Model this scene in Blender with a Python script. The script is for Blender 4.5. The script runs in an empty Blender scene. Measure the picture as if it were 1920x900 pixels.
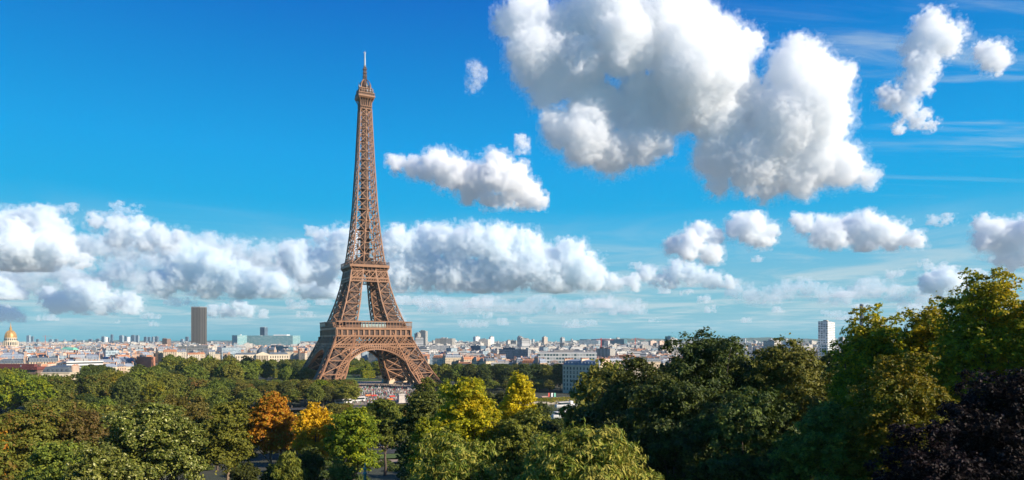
import bpy, math, random
import numpy as np
from mathutils import Vector, Matrix

# ------------------------------------------------------------------ camera
SC = bpy.context.scene
COL = SC.collection
F = 1270.0          # focal length in photograph pixels (1920 wide)
EYE = 44.0          # height of the eye above the river bank
HOR = 640.0         # photograph row of the true horizon

cam_d = bpy.data.cameras.new('camera')
cam = bpy.data.objects.new('camera', cam_d)
COL.objects.link(cam)
cam.location = (0, 0, EYE)
cam.rotation_euler = (math.radians(90), 0, 0)
cam_d.sensor_width = 36.0
cam_d.lens = 36.0 * F / 1920.0
cam_d.shift_y = (HOR - 450.0) / 1920.0
cam_d.clip_start = 0.5
cam_d.clip_end = 150000.0
SC.camera = cam

# ------------------------------------------------------------------ light
SUN_DIR = Vector((0.905, -0.425, 0)).normalized()      # horizontal direction towards the sun
SUN_EL = math.radians(26)
HAZE = 0.000035
SKY_STRENGTH = 0.05
SUN_STRENGTH = 5.0
SC.view_settings.view_transform = 'Standard'
SC.view_settings.look = 'None'
SC.view_settings.gamma = 1.0
SC.view_settings.exposure = 0.68
SC.view_settings.use_curve_mapping = False

sun_d = bpy.data.lights.new('sun', 'SUN')
sun_d.energy = SUN_STRENGTH
sun_d.angle = math.radians(0.5)
sun_d.color = (1.0, 0.89, 0.75)
sun = bpy.data.objects.new('sun', sun_d)
COL.objects.link(sun)
to_sun = Vector((SUN_DIR.x * math.cos(SUN_EL), SUN_DIR.y * math.cos(SUN_EL), math.sin(SUN_EL)))
sun.rotation_euler = to_sun.to_track_quat('Z', 'Y').to_euler()
sun.location = (0, -50, 500)

SC.render.engine = 'CYCLES'
SC.cycles.max_bounces = 20
SC.cycles.diffuse_bounces = 3
SC.cycles.glossy_bounces = 2
SC.cycles.transmission_bounces = 4
SC.cycles.transparent_max_bounces = 12
SC.cycles.volume_bounces = 18
SC.cycles.sample_clamp_indirect = 8.0
SC.cycles.use_denoising = True
SC.cycles.caustics_reflective = False
SC.cycles.caustics_refractive = False


class NT:
    """small helper to wire node trees"""
    def __init__(self, tree):
        self.t = tree
        self.l = tree.links

    def n(self, kind, **kw):
        nd = self.t.nodes.new(kind)
        for k, v in kw.items():
            setattr(nd, k, v)
        return nd

    def put(self, sock, v):
        if hasattr(v, 'is_linked'):
            self.l.new(v, sock)
        elif v is not None:
            if isinstance(v, (tuple, list)) and len(v) == 3 and sock.type == 'RGBA':
                v = (*v, 1)
            sock.default_value = v

    def m(self, op, a, b=None, c=None, clamp=False):
        nd = self.n('ShaderNodeMath', operation=op, use_clamp=clamp)
        for s, v in zip(nd.inputs, (a, b, c)):
            self.put(s, v)
        return nd.outputs[0]

    def mix(self, f, a, b, blend='MIX'):
        nd = self.n('ShaderNodeMix', data_type='RGBA', blend_type=blend)
        self.put(nd.inputs[0], f)
        self.put(nd.inputs[6], a)
        self.put(nd.inputs[7], b)
        return nd.outputs[2]

    def noise(self, vec, scale, detail=4.0, rough=0.55, dist=0.0, dim='3D'):
        nd = self.n('ShaderNodeTexNoise', noise_dimensions=dim)
        self.put(nd.inputs['Vector'], vec)
        nd.inputs['Scale'].default_value = scale
        nd.inputs['Detail'].default_value = detail
        nd.inputs['Roughness'].default_value = rough
        nd.inputs['Distortion'].default_value = dist
        return nd.outputs[0]

    def ramp(self, f, *stops):
        nd = self.n('ShaderNodeValToRGB')
        self.put(nd.inputs[0], f)
        e = nd.color_ramp.elements
        while len(e) < len(stops):
            e.new(0.5)
        for el, (p, c) in zip(e, stops):
            el.position = p
            el.color = (*c, 1) if len(c) == 3 else c
        return nd.outputs[0]

    def step(self, x, a, b):
        nd = self.n('ShaderNodeMapRange', interpolation_type='SMOOTHSTEP')
        self.put(nd.inputs[0], x)
        nd.inputs[1].default_value = a
        nd.inputs[2].default_value = b
        return nd.outputs[0]


# sky: Nishita atmosphere, graded to the deep azure of the photograph, with thin high cloud and a veil of low broken cloud
world = bpy.data.worlds.new('World')
SC.world = world
world.use_nodes = True
w = NT(world.node_tree)
world.node_tree.nodes.clear()
sky = w.n('ShaderNodeTexSky', sky_type='NISHITA')
sky.sun_disc = False
sky.sun_elevation = SUN_EL
sky.sun_rotation = math.atan2(SUN_DIR.x, SUN_DIR.y)
sky.altitude = 60
sky.air_density = 1.0
sky.dust_density = 0.1
sky.ozone_density = 3.0
co = w.n('ShaderNodeTexCoord').outputs['Generated']
sep = w.n('ShaderNodeSeparateXYZ')
w.put(sep.inputs[0], co)
dx, dy, dz = sep.outputs
elev = w.m('MAXIMUM', dz, 0.0)
# a plane of cloud seen in perspective: direction / elevation
inv = w.m('DIVIDE', 1.0, w.m('ADD', elev, 0.035))
cmb = w.n('ShaderNodeCombineXYZ')
w.put(cmb.inputs[0], w.m('MULTIPLY', dx, inv))
w.put(cmb.inputs[1], w.m('MULTIPLY', dy, inv))
cmb.inputs[2].default_value = 3.1
lowv = cmb.outputs[0]
low = w.noise(lowv, 0.9, 10, 0.62, 0.6)
lowband = w.m('MULTIPLY', w.step(elev, 0.2, 0.075), w.step(elev, 0.0, 0.03))
lowmask = w.m('MULTIPLY', w.m('ADD', w.m('MULTIPLY', w.step(low, 0.4, 0.66), .62), .33), lowband)
# cirrus streaks towards the right of the view
mp = w.n('ShaderNodeMapping')
mp.inputs['Rotation'].default_value = (0, 0, math.radians(-24))
mp.inputs['Scale'].default_value = (0.5, 3.2, 1)
w.put(mp.inputs[0], lowv)
cir = w.noise(mp.outputs[0], 1.1, 8, 0.62, 0.7)
side = w.step(w.m('DIVIDE', dx, w.m('MAXIMUM', dy, 0.05)), 0.1, 0.75)
cirmask = w.m('MULTIPLY', w.m('MULTIPLY', w.step(cir, 0.5, 0.85), side), w.m('MULTIPLY', w.step(elev, 0.1, 0.25), 0.75))
veil = w.m('MAXIMUM', w.m('MULTIPLY', lowmask, 0.75), cirmask)
# the photograph's air: azure overhead, teal towards the horizon
air = w.ramp(w.m('POWER', elev, 0.6), (0.0, (1.0, 5.1, 6.4)), (0.18, (0.5, 5.5, 7.6)), (0.318, (0.0, 5.6, 9.9)), (0.444, (0.0, 4.6, 10.3)), (0.62, (0.0, 2.0, 7.6)), (0.8, (0.0, 1.0, 5.2)))
SKYCOL = w.mix(0.96, w.mix(1.0, sky.outputs[0], (0.15, 0.8, 1.0), 'MULTIPLY'), air)
white = w.n('ShaderNodeRGB')
white.outputs[0].default_value = (8.0, 9.2, 9.6, 1)
skyc = w.mix(veil, SKYCOL, white.outputs[0])
bg = w.n('ShaderNodeBackground')
w.put(bg.inputs[0], skyc)
bg.inputs[1].default_value = SKY_STRENGTH
wo = w.n('ShaderNodeOutputWorld')
w.l.new(bg.outputs[0], wo.inputs[0])
world.cycles.sampling_method = 'MANUAL'
world.cycles.sample_map_resolution = 1024


# ------------------------------------------------------------------ object helpers
def link_mesh(name, verts, faces, mats, parent=None, matidx=None, smooth=False):
    me = bpy.data.meshes.new(name)
    if isinstance(verts, np.ndarray):
        nv, nf = len(verts), len(faces)
        k = faces.shape[1]
        me.vertices.add(nv)
        me.vertices.foreach_set('co', np.ascontiguousarray(verts, np.float32).ravel())
        me.loops.add(nf * k)
        me.loops.foreach_set('vertex_index', np.ascontiguousarray(faces, np.int32).ravel())
        me.polygons.add(nf)
        me.polygons.foreach_set('loop_start', np.arange(0, nf * k, k, dtype=np.int32))
        if matidx is not None:
            me.polygons.foreach_set('material_index', np.ascontiguousarray(matidx, np.int32))
        me.update(calc_edges=True)
    else:
        me.from_pydata(verts, [], faces)
        if matidx is not None:
            me.polygons.foreach_set('material_index', np.asarray(matidx, np.int32))
        me.update()
    if isinstance(verts, np.ndarray) and not smooth:
        me.polygons.foreach_set('use_smooth', np.zeros(len(me.polygons), bool))
    if smooth:
        me.polygons.foreach_set('use_smooth', np.ones(len(me.polygons), bool))
    for mm in (mats if isinstance(mats, (list, tuple)) else [mats]):
        me.materials.append(mm)
    o = bpy.data.objects.new(name, me)
    COL.objects.link(o)
    if parent is not None:
        o.parent = parent
    return o


def tag(o, label, cat, group=None, kind=None):
    if label:
        o['label'] = label
    if cat:
        o['category'] = cat
    if group:
        o['group'] = group
    if kind:
        o['kind'] = kind
    return o


def empty(name, loc, rz=0.0):
    o = bpy.data.objects.new(name, None)
    o.empty_display_size = 1.0
    COL.objects.link(o)
    o.location = loc
    o.rotation_euler = (0, 0, rz)
    return o


def copy_tree(o, parent=None):
    c = o.copy()
    COL.objects.link(c)
    if parent is not None:
        c.parent = parent
    for ch in o.children:
        copy_tree(ch, c)
    return c


def at(u, v, d):
    """the point at depth d seen at photograph pixel u, v"""
    return Vector(((u - 960.0) / F * d, d, EYE + (HOR - v) / F * d))


# ------------------------------------------------------------------ clouds (bodies of scattering vapour)
def vnoise(P, seed):
    """smooth value noise on points P (n,3) in -1..1"""
    r = np.random.RandomState(seed)
    N = 32
    g = r.rand(N, N, N).astype(np.float32) * 2 - 1
    i = np.floor(P).astype(np.int64)
    f = (P - i).astype(np.float32)
    f = f * f * (3 - 2 * f)
    i0 = i % N
    i1 = (i + 1) % N
    x0, y0, z0 = i0.T
    x1, y1, z1 = i1.T
    fx, fy, fz = f.T
    a = g[x0, y0, z0] * (1 - fx) + g[x1, y0, z0] * fx
    b = g[x0, y1, z0] * (1 - fx) + g[x1, y1, z0] * fx
    c = g[x0, y0, z1] * (1 - fx) + g[x1, y0, z1] * fx
    d = g[x0, y1, z1] * (1 - fx) + g[x1, y1, z1] * fx
    a = a * (1 - fy) + b * fy
    c = c * (1 - fy) + d * fy
    return a * (1 - fz) + c * fz


def surface_nets(S, org, h):
    """naive surface nets: S<0 inside. returns verts, quads"""
    nx, ny, nz = S.shape
    inside = S < 0
    cnt = np.zeros((nx - 1, ny - 1, nz - 1), np.int8)
    for a in (0, 1):
        for b in (0, 1):
            for c in (0, 1):
                cnt += inside[a:nx - 1 + a, b:ny - 1 + b, c:nz - 1 + c]
    act = (cnt > 0) & (cnt < 8)
    idx = -np.ones(act.shape, np.int64)
    cells = np.argwhere(act)
    idx[act] = np.arange(len(cells))
    acc = np.zeros((len(cells), 3))
    num = np.zeros(len(cells))
    E = [((0, 0, 0), (1, 0, 0)), ((0, 1, 0), (1, 1, 0)), ((0, 0, 1), (1, 0, 1)), ((0, 1, 1), (1, 1, 1)),
         ((0, 0, 0), (0, 1, 0)), ((1, 0, 0), (1, 1, 0)), ((0, 0, 1), (0, 1, 1)), ((1, 0, 1), (1, 1, 1)),
         ((0, 0, 0), (0, 0, 1)), ((1, 0, 0), (1, 0, 1)), ((0, 1, 0), (0, 1, 1)), ((1, 1, 0), (1, 1, 1))]
    for p, q in E:
        p = np.array(p)
        q = np.array(q)
        A = S[tuple((cells + p).T)]
        B = S[tuple((cells + q).T)]
        cr = (A < 0) != (B < 0)
        t = np.where(cr, A / np.where(cr, A - B, 1), 0)
        acc += np.where(cr[:, None], p + t[:, None] * (q - p), 0)
        num += cr
    V = (cells + acc / num[:, None]) * h + org
    Q = []
    for ax in range(3):
        sl0 = [slice(1, -1)] * 3
        sl0[ax] = slice(0, -1)
        sl1 = list(sl0)
        sl1[ax] = slice(1, None)
        A = inside[tuple(sl0)]
        B = inside[tuple(sl1)]
        e = np.argwhere(A != B)
        off = np.ones(3, np.int64)
        off[ax] = 0
        e = e + off
        flip = inside[tuple(e.T)]
        u = np.zeros(3, np.int64)
        v = np.zeros(3, np.int64)
        u[(ax + 1) % 3] = 1
        v[(ax + 2) % 3] = 1
        q = np.stack([idx[tuple((e - u - v).T)], idx[tuple((e - v).T)], idx[tuple(e.T)], idx[tuple((e - u).T)]], 1)
        q[~flip] = q[~flip][:, ::-1]
        Q.append(q)
    return V, np.concatenate(Q)


cloud_mats = {}


def BLUE(D):
    """tint that puts the blue of distant air into the cloud colour"""
    return round(min(max((D - 3500) / 8000, .08), 1), 2)



def cloud_mat(density, blue=0.0):
    key = (round(density, 6), blue)
    if key not in cloud_mats:
        m = bpy.data.materials.new('cloud_vapour')
        m.use_nodes = True
        t = NT(m.node_tree)
        m.node_tree.nodes.clear()
        pv = t.n('ShaderNodeVolumePrincipled')
        pv.inputs['Color'].default_value = (0.995 - .075 * blue, 0.997 - .022 * blue, 1.0, 1)  # blue share of the colour stands in for distant haze
        pv.inputs['Density'].default_value = density
        pv.inputs['Anisotropy'].default_value = 0.0
        out = t.n('ShaderNodeOutputMaterial')
        t.l.new(pv.outputs[0], out.inputs['Volume'])
        cloud_mats[key] = m
    return cloud_mats[key]


def cloud(label, D, lobes, base=None, density=3.0, seed=1, depth=1.0, vox=1.6, wisp=0.5, gen=2, raw=False, halo=7.5):
    """lobes: (u, v, r) in photograph pixels at distance D. density: optical depth per 10 photograph pixels"""
    r = np.random.RandomState(seed)
    s = D / F
    sp = []
    for (u, v, q) in lobes:
        c = np.array([(u - 960) * s, r.uniform(-.5, .5) * q * s * depth, EYE + (HOR - v) * s])
        sp.append((c, q * s * 0.84))
    allsp = list(sp)
    cur = sp
    for g in range(gen):
        nxt = []
        for c, q in cur:
            for _ in range(9 if g == 0 else 6):
                d = r.normal(size=3)
                d[2] += 0.25
                d /= np.linalg.norm(d)
                nxt.append((c + d * q * r.uniform(.7, .96), q * r.uniform(.3, .5)))
        allsp += nxt
        cur = nxt
    h = vox * s
    C = np.array([c for c, q in allsp])
    R = np.array([q for c, q in allsp])
    lo = (C - R[:, None] * 1.3).min(0) - 4 * h
    hi = (C + R[:, None] * 1.3).max(0) + 4 * h
    n = np.ceil((hi - lo) / h).astype(int) + 1
    S = np.full(n, 1e3 * h, np.float32)
    ax = [lo[i] + np.arange(n[i]) * h for i in range(3)]
    for c, q in zip(C, R):
        a = np.maximum(np.floor((c - q * 1.25 - 3 * h - lo) / h).astype(int), 0)
        b = np.minimum(np.ceil((c + q * 1.25 + 3 * h - lo) / h).astype(int) + 1, n)
        X = ax[0][a[0]:b[0], None, None] - c[0]
        Y = ax[1][None, a[1]:b[1], None] - c[1]
        Z = ax[2][None, None, a[2]:b[2]] - c[2]
        d = np.sqrt(X * X + Y * Y + Z * Z) - q
        sub = S[a[0]:b[0], a[1]:b[1], a[2]:b[2]]
        k = max(2.5 * h, 8 * s)
        hh = np.clip(0.5 + 0.5 * (sub - d) / k, 0, 1)
        sub[...] = np.where(np.abs(sub - d) < k, sub * (1 - hh) + d * hh - k * hh * (1 - hh), np.minimum(sub, d))
    big = 26 * s
    near = np.abs(S) < 1.4 * big
    P = np.argwhere(near) * h
    nn = 0
    fine = 0
    for k in range(6):
        a_ = vnoise(P / (big * .5 ** k) + 3.7 * k + seed, seed + k)
        nn = nn + (np.abs(a_) * 1.7 - .55) * (.66 ** k)
        if k > 1:
            fine = fine + a_ * (.7 ** (k - 2))
    S[near] -= (nn * .5 + fine * .8) * wisp * 15 * s
    if halo:
        H_ = S.copy()
        H_[near] -= (halo + fine * halo * 2.3) * s
        H_[H_ > .9 * big] = h
    if base is not None:
        zb = EYE + (HOR - base) * s
        zz = (lo[2] + np.arange(n[2]) * h)[None, None, :]
        S = np.maximum(S, (zb - zz) * .8).astype(np.float32)
        if halo:
            H_ = np.maximum(H_, (zb - 2 * s - zz) * .6).astype(np.float32)
    S[0], S[-1] = h, h
    S[:, 0], S[:, -1] = h, h
    S[:, :, 0], S[:, :, -1] = h, h
    V, Q = surface_nets(S, lo, h)
    V[:, 1] += D
    if raw:
        return V, Q
    if halo:
        H_ = H_[::2, ::2, ::2]
        H_[0], H_[-1] = h, h
        H_[:, 0], H_[:, -1] = h, h
        H_[:, :, 0], H_[:, :, -1] = h, h
        Vh, Qh = surface_nets(H_, lo, 2 * h)
        Vh[:, 1] += D
    o = link_mesh('cloud', V, Q, cloud_mat(density / (10 * s), BLUE(D)))
    tag(o, label, 'cloud', kind='stuff')
    if halo:
        link_mesh('wisps', Vh, Qh, cloud_mat(.2 * density / (10 * s), BLUE(D)), o)
    return o


# ------------------------------------------------------------------ materials
def mat(name, col, rough=0.7, metal=0.0, var=0.0, vscale=0.3, spec=0.3, obj=0.0):
    m = bpy.data.materials.new(name)
    m.use_nodes = True
    t = NT(m.node_tree)
    b = m.node_tree.nodes['Principled BSDF']
    b.inputs['Roughness'].default_value = rough
    b.inputs['Metallic'].default_value = metal
    b.inputs['Specular IOR Level'].default_value = spec
    if var or obj:
        c = None
        if var:
            tc = t.n('ShaderNodeTexCoord').outputs['Object']
            nz = t.noise(tc, vscale, 6, 0.65)
            lo = tuple(x * (1 - var) for x in col)
            hi = tuple(min(1, x * (1 + var)) for x in col)
            c = t.ramp(nz, (0.3, lo), (0.7, hi))
        if obj:
            oi = t.n('ShaderNodeObjectInfo').outputs['Random']
            k = t.m('ADD', t.m('MULTIPLY', oi, 2 * obj), 1 - obj)
            cm = t.n('ShaderNodeCombineXYZ')
            for s in cm.inputs:
                t.put(s, k)
            c = t.mix(1.0, c if c is not None else col, cm.outputs[0], 'MULTIPLY')
        t.put(b.inputs['Base Color'], c)
    else:
        b.inputs['Base Color'].default_value = (*col, 1)
    return m


def facade_mat(name, wall, glass=(0.03, 0.05, 0.06), pu=2.8, pz=3.3, fu=(0.28, 0.72), fz=(0.22, 0.8), band=None, obj=0.12, warm=0.0):
    """wall with a grid of windows, laid out in the building's own metres"""
    m = bpy.data.materials.new(name)
    m.use_nodes = True
    t = NT(m.node_tree)
    b = m.node_tree.nodes['Principled BSDF']
    tc = t.n('ShaderNodeTexCoord')
    sp = t.n('ShaderNodeSeparateXYZ')
    t.put(sp.inputs[0], tc.outputs['Object'])
    sn = t.n('ShaderNodeSeparateXYZ')
    t.put(sn.inputs[0], tc.outputs['Normal'])
    ny = t.m('ABSOLUTE', sn.outputs[1])
    nzz = t.m('ABSOLUTE', sn.outputs[2])
    isy = t.m('GREATER_THAN', ny, 0.5)
    uu = t.m('ADD', t.m('MULTIPLY', sp.outputs[0], isy), t.m('MULTIPLY', sp.outputs[1], t.m('SUBTRACT', 1.0, isy)))
    fu_ = t.m('FRACT', t.m('DIVIDE', t.m('ADD', uu, 500.0), pu))
    fz_ = t.m('FRACT', t.m('DIVIDE', t.m('ADD', sp.outputs[2], 0.0), pz))
    w1 = t.m('MULTIPLY', t.m('GREATER_THAN', fu_, fu[0]), t.m('LESS_THAN', fu_, fu[1]))
    w2 = t.m('MULTIPLY', t.m('GREATER_THAN', fz_, fz[0]), t.m('LESS_THAN', fz_, fz[1]))
    win = t.m('MULTIPLY', t.m('MULTIPLY', w1, w2), t.m('LESS_THAN', nzz, 0.4))
    cell = t.n('ShaderNodeCombineXYZ')
    t.put(cell.inputs[0], t.m('FLOOR', t.m('DIVIDE', t.m('ADD', uu, 500.0), pu)))
    t.put(cell.inputs[1], t.m('FLOOR', t.m('DIVIDE', sp.outputs[2], pz)))
    wn = t.n('ShaderNodeTexWhiteNoise', noise_dimensions='3D')
    t.put(wn.inputs[0], cell.outputs[0])
    gl = t.mix(t.m('GREATER_THAN', wn.outputs[0], 0.72), glass, tuple(min(1, x * 0.62) for x in wall))
    nz = t.noise(tc.outputs['Object'], 0.12, 5, 0.6)
    wl = t.ramp(nz, (0.3, tuple(x * 0.8 for x in wall)), (0.7, tuple(min(1, x * 1.1) for x in wall)))
    oi = t.n('ShaderNodeObjectInfo').outputs['Random']
    k = t.m('ADD', t.m('MULTIPLY', oi, 2 * obj), 1 - obj)
    cm = t.n('ShaderNodeCombineXYZ')
    for s in cm.inputs:
        t.put(s, k)
    wl = t.mix(1.0, wl, cm.outputs[0], 'MULTIPLY')
    t.put(b.inputs['Base Color'], t.mix(win, wl, gl))
    t.put(b.inputs['Roughness'], t.m('SUBTRACT', 0.85, t.m('MULTIPLY', win, 0.6)))
    return m


M = {}
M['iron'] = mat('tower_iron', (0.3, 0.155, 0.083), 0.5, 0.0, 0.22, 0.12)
M['iron_dark'] = mat('tower_iron_shaded', (0.085, 0.05, 0.036), 0.6, 0.0, 0.25, 0.3)  # darker copy of the tower paint, interior shade put into the colour
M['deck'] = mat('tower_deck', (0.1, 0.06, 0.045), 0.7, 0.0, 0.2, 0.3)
M['pav_glass'] = mat('pavilion_glass', (0.42, 0.55, 0.52), 0.2, 0.0, 0.15, 0.4, 0.6)
M['red'] = mat('red_paint', (0.5, 0.06, 0.04), 0.5)
M['masonry'] = mat('pier_stone', (0.55, 0.42, 0.28), 0.8, 0, 0.15, 0.4)
M['antenna'] = mat('pale_antenna', (0.42, 0.44, 0.46), 0.5)
M['grey'] = mat('grey_metal', (0.3, 0.31, 0.32), 0.5)


class MB:
    """collects boxes, bars and tubes into one mesh"""
    def __init__(self):
        self.v = []
        self.f = []
        self.mi = []
        self.cur = 0

    def add(self, vs, fs):
        o = len(self.v)
        self.v += [tuple(p) for p in vs]
        self.f += [tuple(i + o for i in q) for q in fs]
        self.mi += [self.cur] * len(fs)

    BOXF = [(0, 3, 2, 1), (4, 5, 6, 7), (0, 1, 5, 4), (1, 2, 6, 5), (2, 3, 7, 6), (3, 0, 4, 7)]

    def box(self, lo, hi):
        x0, y0, z0 = lo
        x1, y1, z1 = hi
        self.add([(x0, y0, z0), (x1, y0, z0), (x1, y1, z0), (x0, y1, z0), (x0, y0, z1), (x1, y0, z1), (x1, y1, z1), (x0, y1, z1)], self.BOXF)

    def frus(self, lo, hi):
        """lo/hi: (x0,y0,x1,y1,z)"""
        a, b = lo, hi
        self.add([(a[0], a[1], a[4]), (a[2], a[1], a[4]), (a[2], a[3], a[4]), (a[0], a[3], a[4]),
                  (b[0], b[1], b[4]), (b[2], b[1], b[4]), (b[2], b[3], b[4]), (b[0], b[3], b[4])], self.BOXF)

    def bar(self, p, q, w, d=None):
        p = np.asarray(p, float)
        q = np.asarray(q, float)
        t = q - p
        L = np.linalg.norm(t)
        if L < 1e-6:
            return
        t /= L
        up = np.array([0, 0, 1.0]) if abs(t[2]) < 0.9 else np.array([1.0, 0, 0])
        a = np.cross(t, up)
        a /= np.linalg.norm(a)
        b = np.cross(a, t)
        a *= w / 2
        b *= (d or w) / 2
        self.add([p - a - b, p + a - b, p + a + b, p - a + b, q - a - b, q + a - b, q + a + b, q - a + b], self.BOXF)

    def tube(self, pts, rad, n=8, cap=True):
        pts = [np.asarray(p, float) for p in pts]
        o = len(self.v)
        k = len(pts)
        for i, p in enumerate(pts):
            t = pts[min(i + 1, k - 1)] - pts[max(i - 1, 0)]
            t /= (np.linalg.norm(t) + 1e-9)
            up = np.array([0, 0, 1.0]) if abs(t[2]) < 0.9 else np.array([1.0, 0, 0])
            a = np.cross(t, up)
            a /= np.linalg.norm(a)
            b = np.cross(a, t)
            r = rad[i] if hasattr(rad, '__len__') else rad
            for j in range(n):
                an = 2 * math.pi * j / n
                self.v.append(tuple(p + r * (math.cos(an) * a + math.sin(an) * b)))
        for i in range(k - 1):
            for j in range(n):
                a0 = o + i * n + j
                a1 = o + i * n + (j + 1) % n
                self.f.append((a0, a0 + n, a1 + n, a1))
                self.mi.append(self.cur)
        if cap:
            self.f.append(tuple(o + j for j in range(n)))
            self.f.append(tuple(o + (k - 1) * n + j for j in reversed(range(n))))
            self.mi += [self.cur] * 2

    def lathe(self, c, prof, n=24):
        """prof: list of (radius, z)"""
        o = len(self.v)
        for r, z in prof:
            for j in range(n):
                an = 2 * math.pi * j / n
                self.v.append((c[0] + r * math.cos(an), c[1] + r * math.sin(an), c[2] + z))
        for i in range(len(prof) - 1):
            for j in range(n):
                a = o + i * n + j
                b = o + i * n + (j + 1) % n
                self.f.append((a, b, b + n, a + n))
                self.mi.append(self.cur)
        self.f.append(tuple(o + (len(prof) - 1) * n + j for j in range(n)))
        self.mi.append(self.cur)

    def build(self, name, m, parent=None, smooth=False):
        return link_mesh(name, self.v, self.f, m, parent, self.mi, smooth)


# ------------------------------------------------------------------ the iron tower
HZ = [0, 16.5, 38.9, 50, 62.2, 80, 96.6, 120.6, 145, 173, 214, 266, 276, 283]
HW = [61, 49.8, 39.0, 34.2, 29.6, 23.6, 19.3, 15.2, 12.2, 9.8, 7.6, 5.35, 5.1, 5.1]
LZ = [0, 16.5, 38.9, 62, 97, 120.6, 138.6, 149, 160, 170]
LW = [23.5, 20.5, 17.3, 15, 11.4, 10.5, 9.5, 9.3, 9.4, 10.0]


def hw(z):
    return float(np.interp(z, HZ, HW))


def lw(z):
    return float(np.interp(z, LZ, LW))


def rotk(p, k):
    x, y, z = p
    for _ in range(k % 4):
        x, y = -y, x
    return (x, y, z)


def fp(k, s, z, off=0.0):
    return rotk((s, -hw(z) + off, z), k)


def lattice_face(mb, A, B, levels, wc, wb, wf, sub=True):
    """A(z), B(z): the two edges of a face"""
    for z0, z1 in zip(levels[:-1], levels[1:]):
        a0, b0, a1, b1 = (np.array(f(z)) for f, z in ((A, z0), (B, z0), (A, z1), (B, z1)))
        mb.bar(a0, b1, wb)
        mb.bar(b0, a1, wb)
        mb.bar(a0, b0, wb)
        c = (a0 + b0 + a1 + b1) / 4
        mb.box(c - 0.75, c + 0.75)
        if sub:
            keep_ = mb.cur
            mb.cur = 1  # secondary bars share the paint; interior shade is put into their colour
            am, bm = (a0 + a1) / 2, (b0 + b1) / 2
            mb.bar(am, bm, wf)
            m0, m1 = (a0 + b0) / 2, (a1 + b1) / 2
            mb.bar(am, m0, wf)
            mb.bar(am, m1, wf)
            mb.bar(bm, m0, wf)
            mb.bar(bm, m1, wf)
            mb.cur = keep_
    mb.bar(A(levels[-1]), B(levels[-1]), wb)


tower = empty('iron_lattice_tower', (-142.1, 654, 0), math.radians(27.0))
tag(tower, 'tall brown wrought iron lattice tower rising above the trees and city', 'tower')


def leg_mesh(sx, sy, levels, wc, wb, wf):
    mb = MB()
    cor = [lambda z: (sx * hw(z), sy * hw(z), z), lambda z: (sx * (hw(z) - lw(z)), sy * hw(z), z),
           lambda z: (sx * (hw(z) - lw(z)), sy * (hw(z) - lw(z)), z), lambda z: (sx * hw(z), sy * (hw(z) - lw(z)), z)]
    for c in cor:
        zz = list(np.linspace(levels[0], levels[-1], 8))
        for z0, z1 in zip(zz[:-1], zz[1:]):
            mb.bar(c(z0), c(z1), wc)
    for i in range(4):
        lattice_face(mb, cor[i], cor[(i + 1) % 4], levels, wc, wb, wf)
    for z0, z1 in zip(levels[:-1], levels[1:]):
        mb.bar(cor[0](z0), cor[2](z0), wf)
        mb.bar(cor[1](z0), cor[3](z0), wf)
        mb.bar(cor[0](z0), cor[2](z1), wf)
        mb.bar(cor[3](z0), cor[1](z1), wf)
    # the inclined lift track and stairs within the leg
    mid = [lambda z, s=s: (sx * (hw(z) - lw(z) * (.5 + s)), sy * (hw(z) - lw(z) * (.5 - s)), z) for s in (-.12, .12)]
    mb.cur = 1
    for c in mid:
        mb.bar(c(levels[0]), c(levels[-1]), 1.6)
    # solid dark core added so the gaps between the leg bars look dark
    for z0, z1 in zip(levels[:-1], levels[1:]):
        zm = z0 + (z1 - z0) * .93
        pts = []
        for z in (z0, zm):
            cx, cy, q = sx * (hw(z) - lw(z) * .55), sy * (hw(z) - lw(z) * .55), lw(z) * .34
            pts.append((cx - q, cy - q, cx + q, cy + q, z))
        mb.frus(*pts)
    for z in np.arange(levels[0], levels[-1], 3.0):
        mb.bar(mid[0](z), mid[1](z), 0.9)
        mb.bar(mid[0](z), mid[1](min(z + 3, levels[-1])), 0.5)
    return mb


for sx, sy in ((-1, -1), (1, -1), (1, 1), (-1, 1)):
    leg = leg_mesh(sx, sy, [3, 15, 27, 38.9, 52], 1.3, 0.72, 0.4).build('leg', [M['iron'], M['iron_dark']], tower)
    for px in (0.04, 0.96):
        for py in (0.04, 0.96):
            mb = MB()
            cx = sx * (hw(1) - lw(1) * px)
            cy = sy * (hw(1) - lw(1) * py)
            mb.frus((cx - 4, cy - 4, cx + 4, cy + 4, -1), (cx - 2.4, cy - 2.4, cx + 2.4, cy + 2.4, 5.5))
            mb.build('masonry_pier', M['masonry'], leg)
    up = leg_mesh(sx, sy, [57, 68.5, 79.5, 90.5, 101, 112], .95, 0.54, 0.32).build('upper_leg', [M['iron'], M['iron_dark']], tower)
    if (sx, sy) == (-1, -1):
        mb = MB()
        z = 80
        cx, cy = sx * (hw(z) - lw(z) * .45), sy * (hw(z) - lw(z) * .45)
        mb.frus((cx - 2, cy - 2, cx + 2, cy + 2, z - 2.5), (cx - 1.7, cy - 1.7, cx + 1.7, cy + 1.7, z + 3))
        mb.build('lift_cabin', M['red'], up)

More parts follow.
